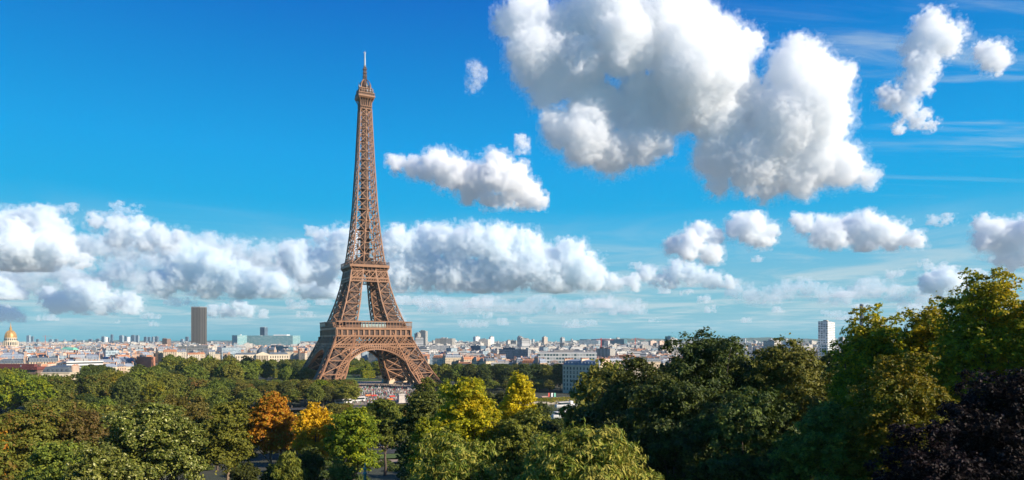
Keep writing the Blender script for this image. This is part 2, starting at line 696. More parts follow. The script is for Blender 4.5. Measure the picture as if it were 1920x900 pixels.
# arches between the legs, with their spandrel arcade
RI, RO = 36.6, 41.0
for k in range(4):
    mb = MB()
    N = 60
    for i in range(N):
        a0, a1 = math.pi * i / N, math.pi * (i + 1) / N
        P = lambda r, a, off=0.0: fp(k, r * math.cos(a), max(r * math.sin(a), 0.3) + 0.3, off)
        mb.bar(P(RO, a0), P(RO, a1), 1.1)
        mb.bar(P(RI, a0), P(RI, a1), 1.2)
        mb.bar(P(RI + 2.4, a0), P(RI + 2.4, a1), 0.5)
        mb.bar(P(RI, a0), P(RO, a0), 0.75)
        # soffit plate, 3 m deep
        q = [P(RI - .6, a0, .2), P(RI - .6, a1, .2), P(RI - .6, a1, 3.4), P(RI - .6, a0, 3.4)]
        q2 = [P(RI - .1, a0, .2), P(RI - .1, a1, .2), P(RI - .1, a1, 3.4), P(RI - .1, a0, 3.4)]
        mb.add(q + q2, MB.BOXF)
        # web behind the cells
        mb.cur = 1
        g = [P(RI, a0, 1.0), P(RI, a1, 1.0), P(RI + 2.2, a1, 1.0), P(RI + 2.2, a0, 1.0)]
        g2 = [P(RI, a0, 1.3), P(RI, a1, 1.3), P(RI + 2.2, a1, 1.3), P(RI + 2.2, a0, 1.3)]
        mb.add(g + g2, MB.BOXF)
        mb.cur = 0
    # round-headed arcade above the haunches
    for sgn in (-1, 1):
        prev = None
        for j in range(9):
            a = math.radians(47 + j * 3.9)
            r2 = min(RO + 5.2, 38.3 / math.sin(a) - .6)
            r2 = max(r2, RO + .4)
            A = (sgn * math.cos(a) * RO, math.sin(a) * RO)
            Bq = (sgn * math.cos(a) * r2, math.sin(a) * r2)
            mb.bar(fp(k, *A), fp(k, *Bq), 0.8)
            if prev is not None:
                am = a - math.radians(1.95)
                rt = (r2 + prev[1]) / 2 + .7
                top = (sgn * math.cos(am) * rt, math.sin(am) * rt)
                mb.bar(fp(k, *prev[0]), fp(k, *top), .9)
                mb.bar(fp(k, *top), fp(k, *Bq), .9)
            prev = (Bq, r2)
    mb.build('arch', [M['iron'], M['iron_dark']], tower)

# first platform: lattice girders, bracketed frieze, gallery
mb = MB()
for k in range(4):
    def girder(z0, z1, pitch, shift, wc, wb):
        n = max(2, int(round(2 * hw((z0 + z1) / 2) / pitch)))
        for z in (z0, z1):
            mb.bar(fp(k, -hw(z), z), fp(k, hw(z), z), wc)
        for i in range(-shift, n):
            s0, s1 = -1 + 2 * i / n, -1 + 2 * (i + shift) / n
            if s0 < -1 or s1 > 1:
                continue
            mb.bar(fp(k, s0 * hw(z0), z0), fp(k, s1 * hw(z1), z1), wb)
            mb.bar(fp(k, s1 * hw(z0), z0), fp(k, s0 * hw(z1), z1), wb)
    girder(38.9, 41.3, 2.3, 1, 0.8, 0.4)
    girder(41.6, 48.6, 3.6, 2, 0.85, 0.5)
    for s in (-1, -.52, .52, 1):
        mb.bar(fp(k, s * hw(38.9), 38.9), fp(k, s * hw(48.6), 48.6), 1.2)
    # wall behind the brackets, its recess shade painted in with dark iron
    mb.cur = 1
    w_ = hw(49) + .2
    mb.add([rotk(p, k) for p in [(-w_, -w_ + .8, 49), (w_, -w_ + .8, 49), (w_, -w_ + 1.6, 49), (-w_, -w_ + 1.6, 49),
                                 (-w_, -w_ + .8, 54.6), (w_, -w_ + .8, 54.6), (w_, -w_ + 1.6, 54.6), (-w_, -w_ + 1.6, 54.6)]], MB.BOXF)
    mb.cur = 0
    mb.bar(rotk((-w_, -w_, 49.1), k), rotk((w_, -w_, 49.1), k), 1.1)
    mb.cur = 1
    for s_ in (-1, 1):                       # dark plates added behind the lattice to darken its gaps
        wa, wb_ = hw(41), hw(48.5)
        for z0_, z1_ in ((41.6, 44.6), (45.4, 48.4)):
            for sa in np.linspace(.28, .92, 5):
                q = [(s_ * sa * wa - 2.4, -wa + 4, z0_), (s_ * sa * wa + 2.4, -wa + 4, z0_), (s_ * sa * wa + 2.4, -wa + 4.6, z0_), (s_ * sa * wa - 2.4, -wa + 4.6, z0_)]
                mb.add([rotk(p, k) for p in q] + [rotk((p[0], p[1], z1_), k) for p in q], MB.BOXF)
    mb.cur = 0
    nb = 14
    for i in range(nb + 1):
        s = -w_ + 2 * w_ * i / nb
        s2 = s * 34.9 / w_
        pts = []
        for ss, dx_ in ((s, -.75), (s, .75)):
            s3 = s2 + dx_
            pts.append([(ss + dx_, -w_ + .9, 49.4), (ss + dx_, -w_ - .2, 49.4), (s3, -34.9, 53.4), (s3, -34.9, 54.6), (ss + dx_, -w_ + .9, 54.6)])
        vs = [rotk(p, k) for p in pts[0] + pts[1]]
        mb.add(vs, [(0, 1, 2, 3, 4), (9, 8, 7, 6, 5), (0, 5, 6, 1), (1, 6, 7, 2), (2, 7, 8, 3), (3, 8, 9, 4), (4, 9, 5, 0)])
# the gallery slab, a square ring, and the floor
W1 = 35.35
for (x0, y0, x1, y1) in ((-W1, -W1, W1, -22), (-W1, 22, W1, W1), (-W1, -22, -22, 22), (22, -22, W1, 22)):
    mb.box((x0, y0, 54.7), (x1, y1, 56.6))
fl = mb.build('first_platform', [M['iron'], M['iron_dark']], tower)
mb = MB()
for k in range(4):
    mb.bar(rotk((-W1 - .3, -W1, 62.1), k), rotk((W1 + .3, -W1, 62.1), k), 1.0, .8)
    mb.bar(rotk((-W1, -W1, 58.0), k), rotk((W1, -W1, 58.0), k), 0.3)
    for i in range(25):
        s = -W1 + 2 * W1 * i / 24
        mb.bar(rotk((s, -W1, 56.6), k), rotk((s, -W1, 62), k), 0.42)
    for i in range(70):
        s = -W1 + 2 * W1 * i / 70
        mb.bar(rotk((s, -W1, 56.6), k), rotk((s, -W1, 58), k), 0.14)
mb.build('gallery_railing', M['iron'], fl)
for k in range(4):
    mb = MB()
    c = [(-26, -32.5, 56.65), (26, -32.5, 56.65), (26, -24.5, 56.65), (-26, -24.5, 56.65)]
    mb.add([rotk(p, k) for p in c] + [rotk((p[0], p[1], 62.9), k) for p in c], MB.BOXF)
    pv = mb.build('pavilion', M['deck'], fl)
    mb = MB()
    for i in range(8):
        s0 = -12 + i * 2.9
        mb.add([rotk(p, k) for p in [(s0, -32.9, 57), (s0 + 2.6, -32.9, 57), (s0 + 2.6, -32.6, 57), (s0, -32.6, 57),
                                     (s0, -32.9, 61.6), (s0 + 2.6, -32.9, 61.6), (s0 + 2.6, -32.6, 61.6), (s0, -32.6, 61.6)]], MB.BOXF)
    mb.build('window', M['pav_glass'], pv)

# second platform
mb = MB()
for k in range(4):
    for z0, z1, n, wb in ((100.6, 103.6, 16, .4), (104, 110.4, 6, .62)):
        for z in (z0, z1):
            mb.bar(fp(k, -hw(z), z), fp(k, hw(z), z), .85)
        for i in range(n):
            s0, s1 = -1 + 2 * i / n, -1 + 2 * (i + 1) / n
            mb.bar(fp(k, s0 * hw(z0), z0), fp(k, s1 * hw(z1), z1), wb)
            mb.bar(fp(k, s1 * hw(z0), z0), fp(k, s0 * hw(z1), z1), wb)
            if z0 > 104 - 1:
                mb.bar(fp(k, s0 * hw(z0), z0), fp(k, s0 * hw(z1), z1), .5)
    w_ = hw(111)
    mb.cur = 1
    mb.add([rotk(p, k) for p in [(-w_, -w_ + .6, 110.8), (w_, -w_ + .6, 110.8), (w_, -w_ + 1.2, 110.8), (-w_, -w_ + 1.2, 110.8),
                                 (-w_, -w_ + .6, 114), (w_, -w_ + .6, 114), (w_, -w_ + 1.2, 114), (-w_, -w_ + 1.2, 114)]], MB.BOXF)
    mb.cur = 0
    for i in range(10):
        s = -w_ + 2 * w_ * i / 9
        s2 = s * 18.7 / w_
        a = [(s - .35, -w_ + .6, 110.8), (s + .35, -w_ + .6, 110.8), (s2 + .35, -18.6, 113.8), (s2 - .35, -18.6, 113.8)]
        mb.add([rotk(p, k) for p in a] + [rotk((p[0], p[1] + .9, p[2] + .3), k) for p in a], MB.BOXF)
    # deck under and behind the girder, dark
W2 = 18.9
mb.box((-W2, -W2, 113.9), (W2, W2, 116.2))
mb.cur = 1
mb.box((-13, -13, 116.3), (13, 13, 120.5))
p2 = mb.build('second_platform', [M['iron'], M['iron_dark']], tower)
mb = MB()
for k in range(4):
    mb.bar(rotk((-W2, -W2 + .2, 119), k), rotk((W2, -W2 + .2, 119), k), .35)
    for i in range(26):
        s = -W2 + 2 * W2 * i / 26
        mb.bar(rotk((s, -W2 + .2, 116.2), k), rotk((s, -W2 + .2, 119), k), .2)
mb.build('gallery_railing', M['iron_dark'], p2)

# the spire above the second platform
vl = [488, 476, 454.7, 433.9, 413.3, 392.8, 373.3, 353.3, 334.7, 316, 298.7, 283, 268.3, 253.6, 240, 228, 215, 204.7]
zl = [116.3] + [44 + (640 - v) * (654 - .9 * hw(44 + (640 - v) * .508)) / F for v in vl[1:]]
mb = MB()
for k in range(4):
    for i, (z0, z1) in enumerate(zip(zl[:-1], zl[1:])):
        g0, g1 = max(hw(z0) - lw(z0), 0) if z0 < 168 else 0, max(hw(z1) - lw(z1), 0) if z1 < 168 else 0
        ch = .95 if z0 < 200 else .75
        br = .58 if z0 < 180 else .48
        mb.bar(fp(k, -hw(z0), z0), fp(k, -hw(z1), z1), ch)
        for s in ((-1, 1) if g0 > .2 else (0,)):
            if g0 > .2:
                mb.bar(fp(k, s * g0, z0), fp(k, s * g1, z1), ch * .75)
            else:
                mb.bar(fp(k, 0, z0), fp(k, 0, z1), ch * .7)
        for s in (-1, 1):
            mb.bar(fp(k, s * hw(z0), z0), fp(k, s * g1, z1), br)
            mb.bar(fp(k, s * g0, z0), fp(k, s * hw(z1), z1), br)
        mb.bar(fp(k, -hw(z0), z0), fp(k, hw(z0), z0), br)
        zm = (z0 + z1) / 2
        mb.cur = 1
        mb.bar(fp(k, -hw(zm), zm), fp(k, hw(zm), zm), .3)
        mb.cur = 0
        if g0 > 2:
            mb.bar(fp(k, -g0, z0), fp(k, g1, z1), .3)
            mb.bar(fp(k, g0, z0), fp(k, -g1, z1), .3)
        for s in ((-g0, g0) if g0 > .2 else (0,)):
            c = np.array(fp(k, s, z0, -.15))
            mb.box(c - .85, c + .85)
        # inner ties
        mb.cur = 1
        mb.bar(fp(k, 0, z0), (0, 0, z0), .5)
        mb.cur = 0
mb.build('spire', [M['iron'], M['iron_dark']], tower)
mb = MB()
for x in (-3.4, 3.4):
    for y in (-3.4, 3.4):
        mb.bar((x, y, 116), (x * .6, y * .6, 270), .7)
for z in np.arange(117, 270, 3.4):
    q = 3.4 - 1.35 * (z - 116) / 154
    for k in range(4):
        mb.bar(rotk((-q, -q, z), k), rotk((q, -q, z), k), .45)
        mb.bar(rotk((-q, -q, z), k), rotk((q, -q, z + 3.2), k), .4)
mb.frus((-3.0, -3.0, 3.0, 3.0, 116.5), (-1.7, -1.7, 1.7, 1.7, 268))  # solid core, widened to darken the inside of the spire
for z in np.arange(123, 262, 9.5):
    q = hw(z) * .55
    mb.box((-q, -q, z), (q, q, z + .5))
mb.build('lift_shaft_and_shade_core', M['iron_dark'], tower)

# the top: flared bracket storey, cabin, lantern, mast
mb = MB()
mb.cur = 1
mb.box((-4.6, -4.6, 267), (4.6, 4.6, 277))
mb.cur = 0
for k in range(4):
    for z in (267, 269.6):
        mb.bar(rotk((-5.5, -5.5, z), k), rotk((5.5, -5.5, z), k), .6)
    for i in range(7):
        s = -5.2 + 10.4 * i / 6
        mb.bar(rotk((s, -5.3, 267), k), rotk((s, -5.3, 269.6), k), .3)
    for i in range(6):
        s = -5.1 + 10.2 * i / 5
        mb.bar(rotk((s, -5.2, 269.6), k), rotk((s * 1.05, -5.4, 273.6), k), .55)
        mb.bar(rotk((s * 1.05, -5.4, 273.6), k), rotk((s * 1.4, -7.2, 277.2), k), .6)
mb.frus((-7.0, -7.0, 7.0, 7.0, 277), (-8.0, -8.0, 8.0, 8.0, 278.2))
mb.cur = 1
mb.box((-7.2, -7.2, 278.2), (7.2, 7.2, 281.4))
mb.cur = 0
mb.box((-8.0, -8.0, 278.25), (8.0, -7.7, 279.6))
mb.box((-8.0, 7.7, 278.25), (8.0, 8.0, 279.6))
mb.box((-8.0, -7.69, 278.25), (-7.7, 7.69, 279.6))
mb.box((7.7, -7.69, 278.25), (8.0, 7.69, 279.6))
for k in range(4):
    for i in range(9):
        s = -7.5 + 15 * i / 8
        mb.bar(rotk((s, -7.5, 279.6), k), rotk((s, -7.5, 281.5), k), .3)
mb.box((-7.8, -7.8, 281.5), (7.8, 7.8, 282.2))
mb.cur = 1
mb.box((-5.2, -5.2, 282.2), (5.2, 5.2, 286.5))
mb.cur = 0
for k in range(4):
    mb.bar(rotk((-6.8, -6.8, 284.6), k), rotk((6.8, -6.8, 284.6), k), .3)
    for i in range(7):
        s = -6.8 + 13.6 * i / 6
        mb.bar(rotk((s, -6.8, 282.2), k), rotk((s * .9, -6.2, 286.3), k), .28)
mb.box((-5.9, -5.9, 286.5), (5.9, 5.9, 287.2))
cab = mb.build('summit_cabin', [M['iron'], M['iron_dark']], tower)
rr = random.Random(4)
for i in range(26):
    mb = MB()
    a = rr.uniform(0, 2 * math.pi)
    r = rr.uniform(4.5, 8.2)
    x, y = r * math.cos(a), r * math.sin(a)
    z = 287.2 if r < 5.8 else 282.2
    mb.bar((x, y, z), (x, y, z + rr.uniform(2, 6)), .35)
    mb.box((x - .5, y - .5, z + 1.5), (x + .5, y + .5, z + rr.uniform(2.4, 3.6)))
    mb.build('aerial', M['grey'], cab)
mb = MB()
for k in range(4):
    prev = None
    for j in range(7):
        a = math.pi / 2 * j / 6
        p = rotk((-4.6 * math.cos(a), -4.6 * math.cos(a), 287.2 + 9.2 * math.sin(a)), k)
        if prev:
            mb.bar(prev, p, .8)
        prev = p
mb.cur = 1
mb.lathe((0, 0, 287.2), [(4.0, 0), (3.9, 3), (3.0, 5.5), (1.8, 7.5), (1.3, 9.5)], 12)
mb.build('lantern_dome', [M['iron'], M['iron_dark']], cab)
mb = MB()
for x in (-1, 1):
    for y in (-1, 1):
        mb.bar((x * 1.5, y * 1.5, 295), (x * .8, y * .8, 309), .5)
for z in np.arange(296, 309, 1.6):
    q = 1.5 - .7 * (z - 295) / 14
    for k in range(4):
        mb.bar(rotk((-q, -q, z), k), rotk((q, -q, z + 1.5), k), .4)
        mb.bar(rotk((-q, -q, z), k), rotk((q, -q, z), k), .4)
for z in (299, 302.5, 306):
    mb.box((-1.7, -1.7, z), (1.7, 1.7, z + 1.2))
mast = mb.build('mast', M['iron_dark'], tower)
mb = MB()
mb.lathe((0, 0, 309), [(.8, 0), (.8, 8), (.65, 8.1), (.65, 13.6), (.3, 13.8), (.25, 15.2)], 12)
mb.box((-1.3, -.2, 322.3), (1.3, .2, 322.8))
mb.box((-.2, -1.3, 322.3), (.2, 1.3, 322.79))
mb.build('antenna_tip', M['antenna'], mast)


# ------------------------------------------------------------------ terrain
def river_s(x, y):
    """metres beyond the near bank, measured square to the river"""
    return -.454 * (np.asarray(x) + 19) + .891 * (np.asarray(y) - 354)


def terr(x, y):
    s = river_s(x, y)
    return np.interp(s, [-700, -305, -265, -225, -180, -110, -40, -1, 1.5, 128, 130.5, 900, 2200, 5500, 12000],
                     [28, 26, 21, 17.5, 12.5, 7.0, 3.2, 1.6, -7, -7, 0, 0, 3, 8, 8])


def bank(s, t):
    """ground point s metres beyond the near bank and t metres along it (t = 0 on the tower's axis)"""
    ox, oy = 9.4, 356.5       # where the tower's axis meets the near bank
    return (ox - .454 * s + .891 * t, oy + .891 * s + .454 * t)


ys = np.concatenate([np.linspace(-300, 0, 8)[:-1], np.linspace(0, 700, 130)[:-1], np.linspace(700, 1200, 20)[:-1], np.geomspace(1200, 60000, 50)])
xs = np.concatenate([-np.geomspace(40000, 400, 30), np.linspace(-390, 390, 150), np.geomspace(400, 40000, 30)])
X, Y = np.meshgrid(xs, ys, indexing='ij')
rs = np.random.RandomState(3)
Z = terr(X, Y) - 0.15 + rs.uniform(-.12, .12, X.shape) * (Y < 390)
V = np.stack([X, Y, Z], -1).reshape(-1, 3)
ny_ = len(ys)
I, J = np.meshgrid(np.arange(len(xs) - 1), np.arange(ny_ - 1), indexing='ij')
b_ = (I * ny_ + J).ravel()
Fq = np.stack([b_, b_ + ny_, b_ + ny_ + 1, b_ + 1], 1)
gm = bpy.data.materials.new('ground_soil')
gm.use_nodes = True
t = NT(gm.node_tree)
tc = t.n('ShaderNodeTexCoord').outputs['Object']
n1 = t.noise(tc, 0.03, 8, 0.65)
n2 = t.noise(tc, 0.6, 6, 0.7)
c1 = t.ramp(n1, (0.35, (0.035, 0.05, 0.02)), (0.55, (0.06, 0.055, 0.03)), (0.7, (0.11, 0.1, 0.07)))
c2 = t.mix(t.m('MULTIPLY', n2, 0.6), c1, (0.03, 0.035, 0.015))
sp_ = t.n('ShaderNodeSeparateXYZ')
t.put(sp_.inputs[0], tc)
far = t.step(sp_.outputs[1], 1200, 1800)
t.put(gm.node_tree.nodes['Principled BSDF'].inputs['Base Color'], t.mix(far, c2, (0.2, 0.19, 0.17)))
gm.node_tree.nodes['Principled BSDF'].inputs['Roughness'].default_value = 0.95
tag(link_mesh('ground', V, Fq, gm, smooth=True), None, None, kind='structure')


def sheet(name, pts, m, lift=0.05, follow=True):
    """flat polygon (list of x,y) laid just above the terrain"""
    vs = [(x, y, (float(terr(x, y)) if follow else 0) + lift) for x, y in pts]
    o = link_mesh(name, vs, [tuple(range(len(vs)))], m)
    return tag(o, None, None, kind='structure')


M['gravel'] = mat('pale_gravel', (0.3, 0.24, 0.18), 0.95, 0, 0.2, 0.2)
M['asphalt'] = mat('asphalt', (0.055, 0.055, 0.06), 0.9, 0, 0.25, 0.3)
M['sandpath'] = mat('sand_path', (0.34, 0.25, 0.17), 0.95, 0, 0.2, 0.4)
M['lawn'] = mat('lawn_grass', (0.085, 0.13, 0.03), 0.95, 0, 0.3, 0.5)
M['water'] = mat('river_water', (0.05, 0.08, 0.06), 0.12, 0, 0.2, 0.2, 0.5)


def gpt(u, v, z=0.0):
    """ground point seen at u, v on the plane at height z"""
    d = (EYE - z) * F / (v - HOR)
    return ((u - 960) / F * d, d)


sheet('esplanade', [bank(133, -62), bank(133, 62), bank(420, 62), bank(420, -62)], M['gravel'], 0.06, False)
sheet('road', [bank(136, -400), bank(136, 400), bank(152, 400), bank(152, -400)], M['asphalt'], 0.12, False)
sheet('lawn', [bank(430, -45), bank(430, 45), bank(1150, 45), bank(1150, -45)], M['lawn'], 0.1, False)
sheet('water', [bank(1, -700), bank(1, 900), bank(129, 900), bank(129, -700)], M['water'], -3.2, False)

# far wooded hills behind the right half of the city
def ridge(name, label_, x0, x1, y, h0, h1, seed, m):
    r = np.random.RandomState(seed)
    n = 160
    xs_ = np.linspace(x0, x1, n)
    env = np.clip(np.minimum((xs_ - x0), (x1 - xs_)) / (0.18 * (x1 - x0)), 0, 1) ** .7
    P = np.stack([xs_ * 0.002, np.zeros(n), np.zeros(n)], 1)
    hh = h0 + (h1 - h0) * (vnoise(P * .6, seed) * .5 + .5) + vnoise(P * 6, seed + 1) * (h1 - h0) * .12 + r.uniform(-1, 1, n) * (h1 - h0) * .04
    rows = []
    for k, (dy, q) in enumerate(((-900, 0), (-500, .55), (-150, .92), (0, 1), (300, .8), (1200, 0))):
        rows.append(np.stack([xs_, np.full(n, y + dy), np.maximum(hh * env * q, -2) + (r.uniform(-1.5, 1.5, n) if 0 < q < 1 else 0) - (2 if q == 0 else 0)], 1))
    V = np.concatenate(rows)
    f = []
    for a in range(len(rows) - 1):
        for i in range(n - 1):
            f.append((a * n + i, a * n + i + 1, (a + 1) * n + i + 1, (a + 1) * n + i))
    return tag(link_mesh(name, V, np.array(f), m), None, None, kind='structure')


M['farwood'] = mat('far_woodland', (0.06, 0.085, 0.045), 1, 0, 0.4, 0.02)
ridge('hills', '', 300, 6500, 9000, 62, 110, 5, M['farwood'])
ridge('hills', '', -8500, -900, 11000, 45, 66, 9, M['farwood'])

# ------------------------------------------------------------------ the city: building kinds
CREAM = [(0.56, 0.45, 0.31), (0.6, 0.5, 0.37), (0.5, 0.39, 0.27), (0.62, 0.54, 0.42), (0.54, 0.38, 0.26)]
F_H = [facade_mat('cream_facade', c, pu=2.6 + .3 * i, pz=3.4, fu=(0.3, 0.66), fz=(0.15, 0.75)) for i, c in enumerate(CREAM)]
F_W = [facade_mat('white_facade', (0.62, 0.6, 0.56), pu=3.2, pz=3.0, fu=(0.2, 0.8), fz=(0.3, 0.75)),
       facade_mat('pale_facade', (0.58, 0.53, 0.46), pu=2.4, pz=3.0, fu=(0.25, 0.7), fz=(0.3, 0.8)),
       facade_mat('banded_facade', (0.6, 0.59, 0.57), pu=60, pz=3.1, fu=(-1, 2), fz=(0.45, 0.9)),
       facade_mat('striped_facade', (0.52, 0.48, 0.42), pu=2.2, pz=90, fu=(0.5, 0.95), fz=(-1, 2)),
       facade_mat('blue_facade', (0.42, 0.5, 0.54), glass=(0.04, 0.09, 0.12), pu=1.6, pz=3.0, fu=(0.15, 0.85), fz=(0.2, 0.85))]
F_W[0].node_tree
M['zinc'] = mat('zinc_roof', (0.22, 0.25, 0.29), 0.5, 0, 0.2, 0.3, obj=0.25)
M['slate'] = mat('slate_roof', (0.09, 0.11, 0.13), 0.6, 0, 0.25, 0.3, obj=0.2)
M['tile'] = mat('tile_roof', (0.42, 0.19, 0.1), 0.8, 0, 0.25, 0.3, obj=0.25)
M['flat'] = mat('flat_roof', (0.33, 0.31, 0.29), 0.9, 0, 0.2, 0.2, obj=0.2)
M['chim'] = mat('chimney_wall', (0.55, 0.4, 0.3), 0.9, 0, 0.25, 0.3, obj=0.2)
M['pot'] = mat('clay_pots', (0.5, 0.2, 0.1), 0.9)
M['glassdark'] = mat('window_glass', (0.03, 0.045, 0.05), 0.15, 0, 0, 0, 0.5)


def haussmann(r, w_, d_, h, facade, roof):
    """mansard block: walls, steep roof with dormers, party walls with chimney pots"""
    a = MB()
    x, y = w_ / 2, d_ / 2
    a.box((-x, -y, -6), (x, y, h))
    a.box((-x - .5, -y - .5, h), (x + .5, y + .5, h + .5))
    a.box((-x - .35, -y - .35, h * .74), (x + .35, y + .35, h * .74 + .3))
    b = MB()
    rh = r.uniform(3.0, 4.6)
    b.frus((-x + .2, -y + .2, x - .2, y - .2, h + .5), (-x + 1.7, -y + 1.7, x - 1.7, y - 1.7, h + .5 + rh))
    b.frus((-x + 1.7, -y + 1.7, x - 1.7, y - 1.7, h + .5 + rh), (-x + 4, -.4, x - 4, .4, h + 1.6 + rh))
    n = int(w_ / 3.2)
    for i in range(n):
        cx = -x + w_ * (i + .5) / n
        for sy in (-1, 1):
            b.box((cx - .7, min(sy * (y - .3), sy * (y - 1.8)), h + .8), (cx + .7, max(sy * (y - .3), sy * (y - 1.8)), h + 3.0))
    cs = []
    k = max(2, int(w_ / r.uniform(9, 15)) + 1)
    for i in range(k):
        c = MB()
        cs.append(('chimney', c, [M['chim'], M['pot']]))
        cx = -x + .45 + (w_ - .9) * i / (k - 1)
        y0 = r.uniform(-y + 1, -1.5)
        y1 = r.uniform(1.0, y - 1)
        top = h + rh + r.uniform(1.5, 3.2)
        c.cur = 0
        c.box((cx - .43, y0, h - .5), (cx + .43, y1, top))
        c.cur = 1
        for q in np.arange(y0 + .6, y1 - .3, 1.3):
            c.box((cx - .2, q - .2, top), (cx + .2, q + .2, top + r.uniform(.5, 1.0)))
    return [('wall', a, [facade]), ('roof', b, [roof])] + cs


def modern(r, w_, d_, h, facade, roof, steps=1):
    a = MB()
    x, y = w_ / 2, d_ / 2
    a.box((-x, -y, -6), (x, y, h))
    a.box((-x - .1, -y - .1, h - .9), (x + .1, y + .1, h + .9))
    b = MB()
    b.box((-x + .6, -y + .6, h), (x - .6, y - .6, h + .95))
    for i in range(r.randint(1, 3)):
        cx, cy = r.uniform(-x * .6, x * .6), r.uniform(-y * .5, y * .5)
        bw, bd = r.uniform(1.5, max(1.6, x * .4)), r.uniform(1.5, max(1.6, y * .5))
        b.box((cx - bw, cy - bd, h), (cx + bw, cy + bd, h + r.uniform(2, 4.5)))
    cs = []
    for i in range(3):
        c = MB()
        cx, cy = r.uniform(-x * .8, x * .8), r.uniform(-y * .8, y * .8)
        c.box((cx - .6, cy - .6, h), (cx + .6, cy + .6, h + r.uniform(2.5, 3.5)))
        cs.append(('rooftop_vent', c, [M['grey']]))
    return [('wall', a, [facade]), ('roof', b, [roof])] + cs


def house(r, w_, d_, h, facade, roof):
    a = MB()
    x, y = w_ / 2, d_ / 2
    a.box((-x, -y, -6), (x, y, h))
    b = MB()
    rh = y * .55
    b.add([(-x - .3, -y - .4, h), (x + .3, -y - .4, h), (x + .3, y + .4, h), (-x - .3, y + .4, h), (-x - .3, 0, h + rh), (x + .3, 0, h + rh)],
          [(0, 1, 5, 4), (2, 3, 4, 5), (1, 2, 5), (3, 0, 4), (0, 3, 2, 1)])
    cs = []
    for cx in (-x + .5, x - .5):
        c = MB()
        cs.append(('chimney', c, [M['chim'], M['pot']]))
        c.cur = 0
        c.box((cx - .45, -y * .6, h - 1), (cx + .45, y * .5, h + rh + 1.2))
        c.cur = 1
        for q in np.arange(-y * .6 + .5, y * .5 - .3, 1.3):
            c.box((cx - .2, q - .2, h + rh + 1.2), (cx + .2, q + .2, h + rh + 2))
    return [('wall', a, [facade]), ('roof', b, [roof])] + cs


def merged(parts):
    vs, fs, mi, mats = [], [], [], []
    for nm, mb, ms in parts:
        o = len(vs)
        vs += mb.v
        fs += [tuple(i + o for i in q) for q in mb.f]
        for k in mb.mi:
            mm = ms[k]
            if mm not in mats:
                mats.append(mm)
            mi.append(mats.index(mm))
    return vs, fs, mi, mats


SQ = .78      # plan scale of the ordinary city blocks
cr = random.Random(21)
PROTO = []
for i in range(12):
    q = haussmann(cr, cr.uniform(18, 40), cr.uniform(12, 16), cr.uniform(17, 22), F_H[i % 5], [M['zinc'], M['zinc'], M['slate'], M['tile']][i % 4])
    PROTO.append(('city_block', ['cream city block with a grey zinc mansard roof', 'cream city block with a grey zinc mansard roof', 'cream city block with a dark slate mansard roof', 'cream city block with an orange tiled roof'][i % 4], q))
for i in range(5):
    q = house(cr, cr.uniform(14, 26), cr.uniform(10, 13), cr.uniform(15, 20), F_H[(i * 2) % 5], M['tile'] if i % 2 else M['zinc'])
    PROTO.append(('city_block', 'gabled cream city house with chimney walls', q))
for i in range(8):
    q = modern(cr, cr.uniform(18, 46), cr.uniform(11, 16), cr.uniform(20, 31), F_W[i % 5], M['flat'])
    PROTO.append(('apartment_building', ['white flat roofed apartment block', 'pale flat roofed apartment block', 'white apartment block with window bands', 'pale apartment block with upright stripes', 'blue grey glazed office block'][i % 5], q))
for i in range(4):
    q = modern(cr, cr.uniform(22, 34), cr.uniform(14, 18), cr.uniform(38, 54), F_W[[0, 1, 3, 2][i]], M['flat'])
    PROTO.append(('apartment_tower', 'tall pale flat roofed apartment tower', q))

proto_part = []
proto_one = []
for nm, lab, q in PROTO:
    me = []
    for pn, mb, ms in q:
        o = mb.build(pn, ms)
        me.append((pn, o.data))
        bpy.data.objects.remove(o)
    proto_part.append(me)
    o = link_mesh(nm, *merged(q)[:2], merged(q)[3], None, merged(q)[2])
    proto_one.append(o.data)
    bpy.data.objects.remove(o)

# footprints already taken, as (x, y, r)
TAKEN = []


def free(x, y, r):
    return all((x - a) ** 2 + (y - b) ** 2 > (r + c) ** 2 for a, b, c in TAKEN)


def zone(u, d):
    if u < 340:
        return 'between gold dome and brown skyscraper'
    if u < 640:
        return 'between brown skyscraper and iron tower'
    if u < 1010:
        return 'just right of iron tower'
    return 'above the dark treetops'


# city function is called after the landmark buildings have claimed their ground
def scatter_city():
    r = random.Random(8)
    cells = []
    d = 720.0
    while d < 9000:
        step = 16 + d * .0095
        # width of the view at this depth
        xw0, xw1 = -1450 / F * d, 1010 / F * d
        x = xw0
        while x < xw1:
            st = (24 + d * .0042) * r.uniform(.8, 1.3)
            cells.append((x + r.uniform(-3, 3), d + r.uniform(-.4, .4) * step))
            x += st
        d += step
    out = []
    for x, y in cells:
        u = 960 + x / y * F
        # open ground: the long park behind the tower, and what the near woods hide
        px, py = x + 142.1, y - 654
        along, across = -.454 * px + .891 * py, .891 * px + .454 * py
        if -120 < along < 870 and abs(across) < 200:
            continue
        if u < 300 and y < 640 + .3 * u:
            continue
        if 300 <= u < 640 and y < 1000:
            continue
        if 740 <= u < 1130 and y < 760:
            continue
        if u > 1130 and y < 1500 and not (1130 < u < 1290 and y > 850):
            continue
        if u > 1290 and y < 3200 and u < 1420:
            continue
        if u > 1700:
            continue
        if not free(x, y, 11):
            continue
        out.append((y, x, u))
    out.sort(key=lambda c: (not -20 < c[2] < 1940, c[0]))
    return out


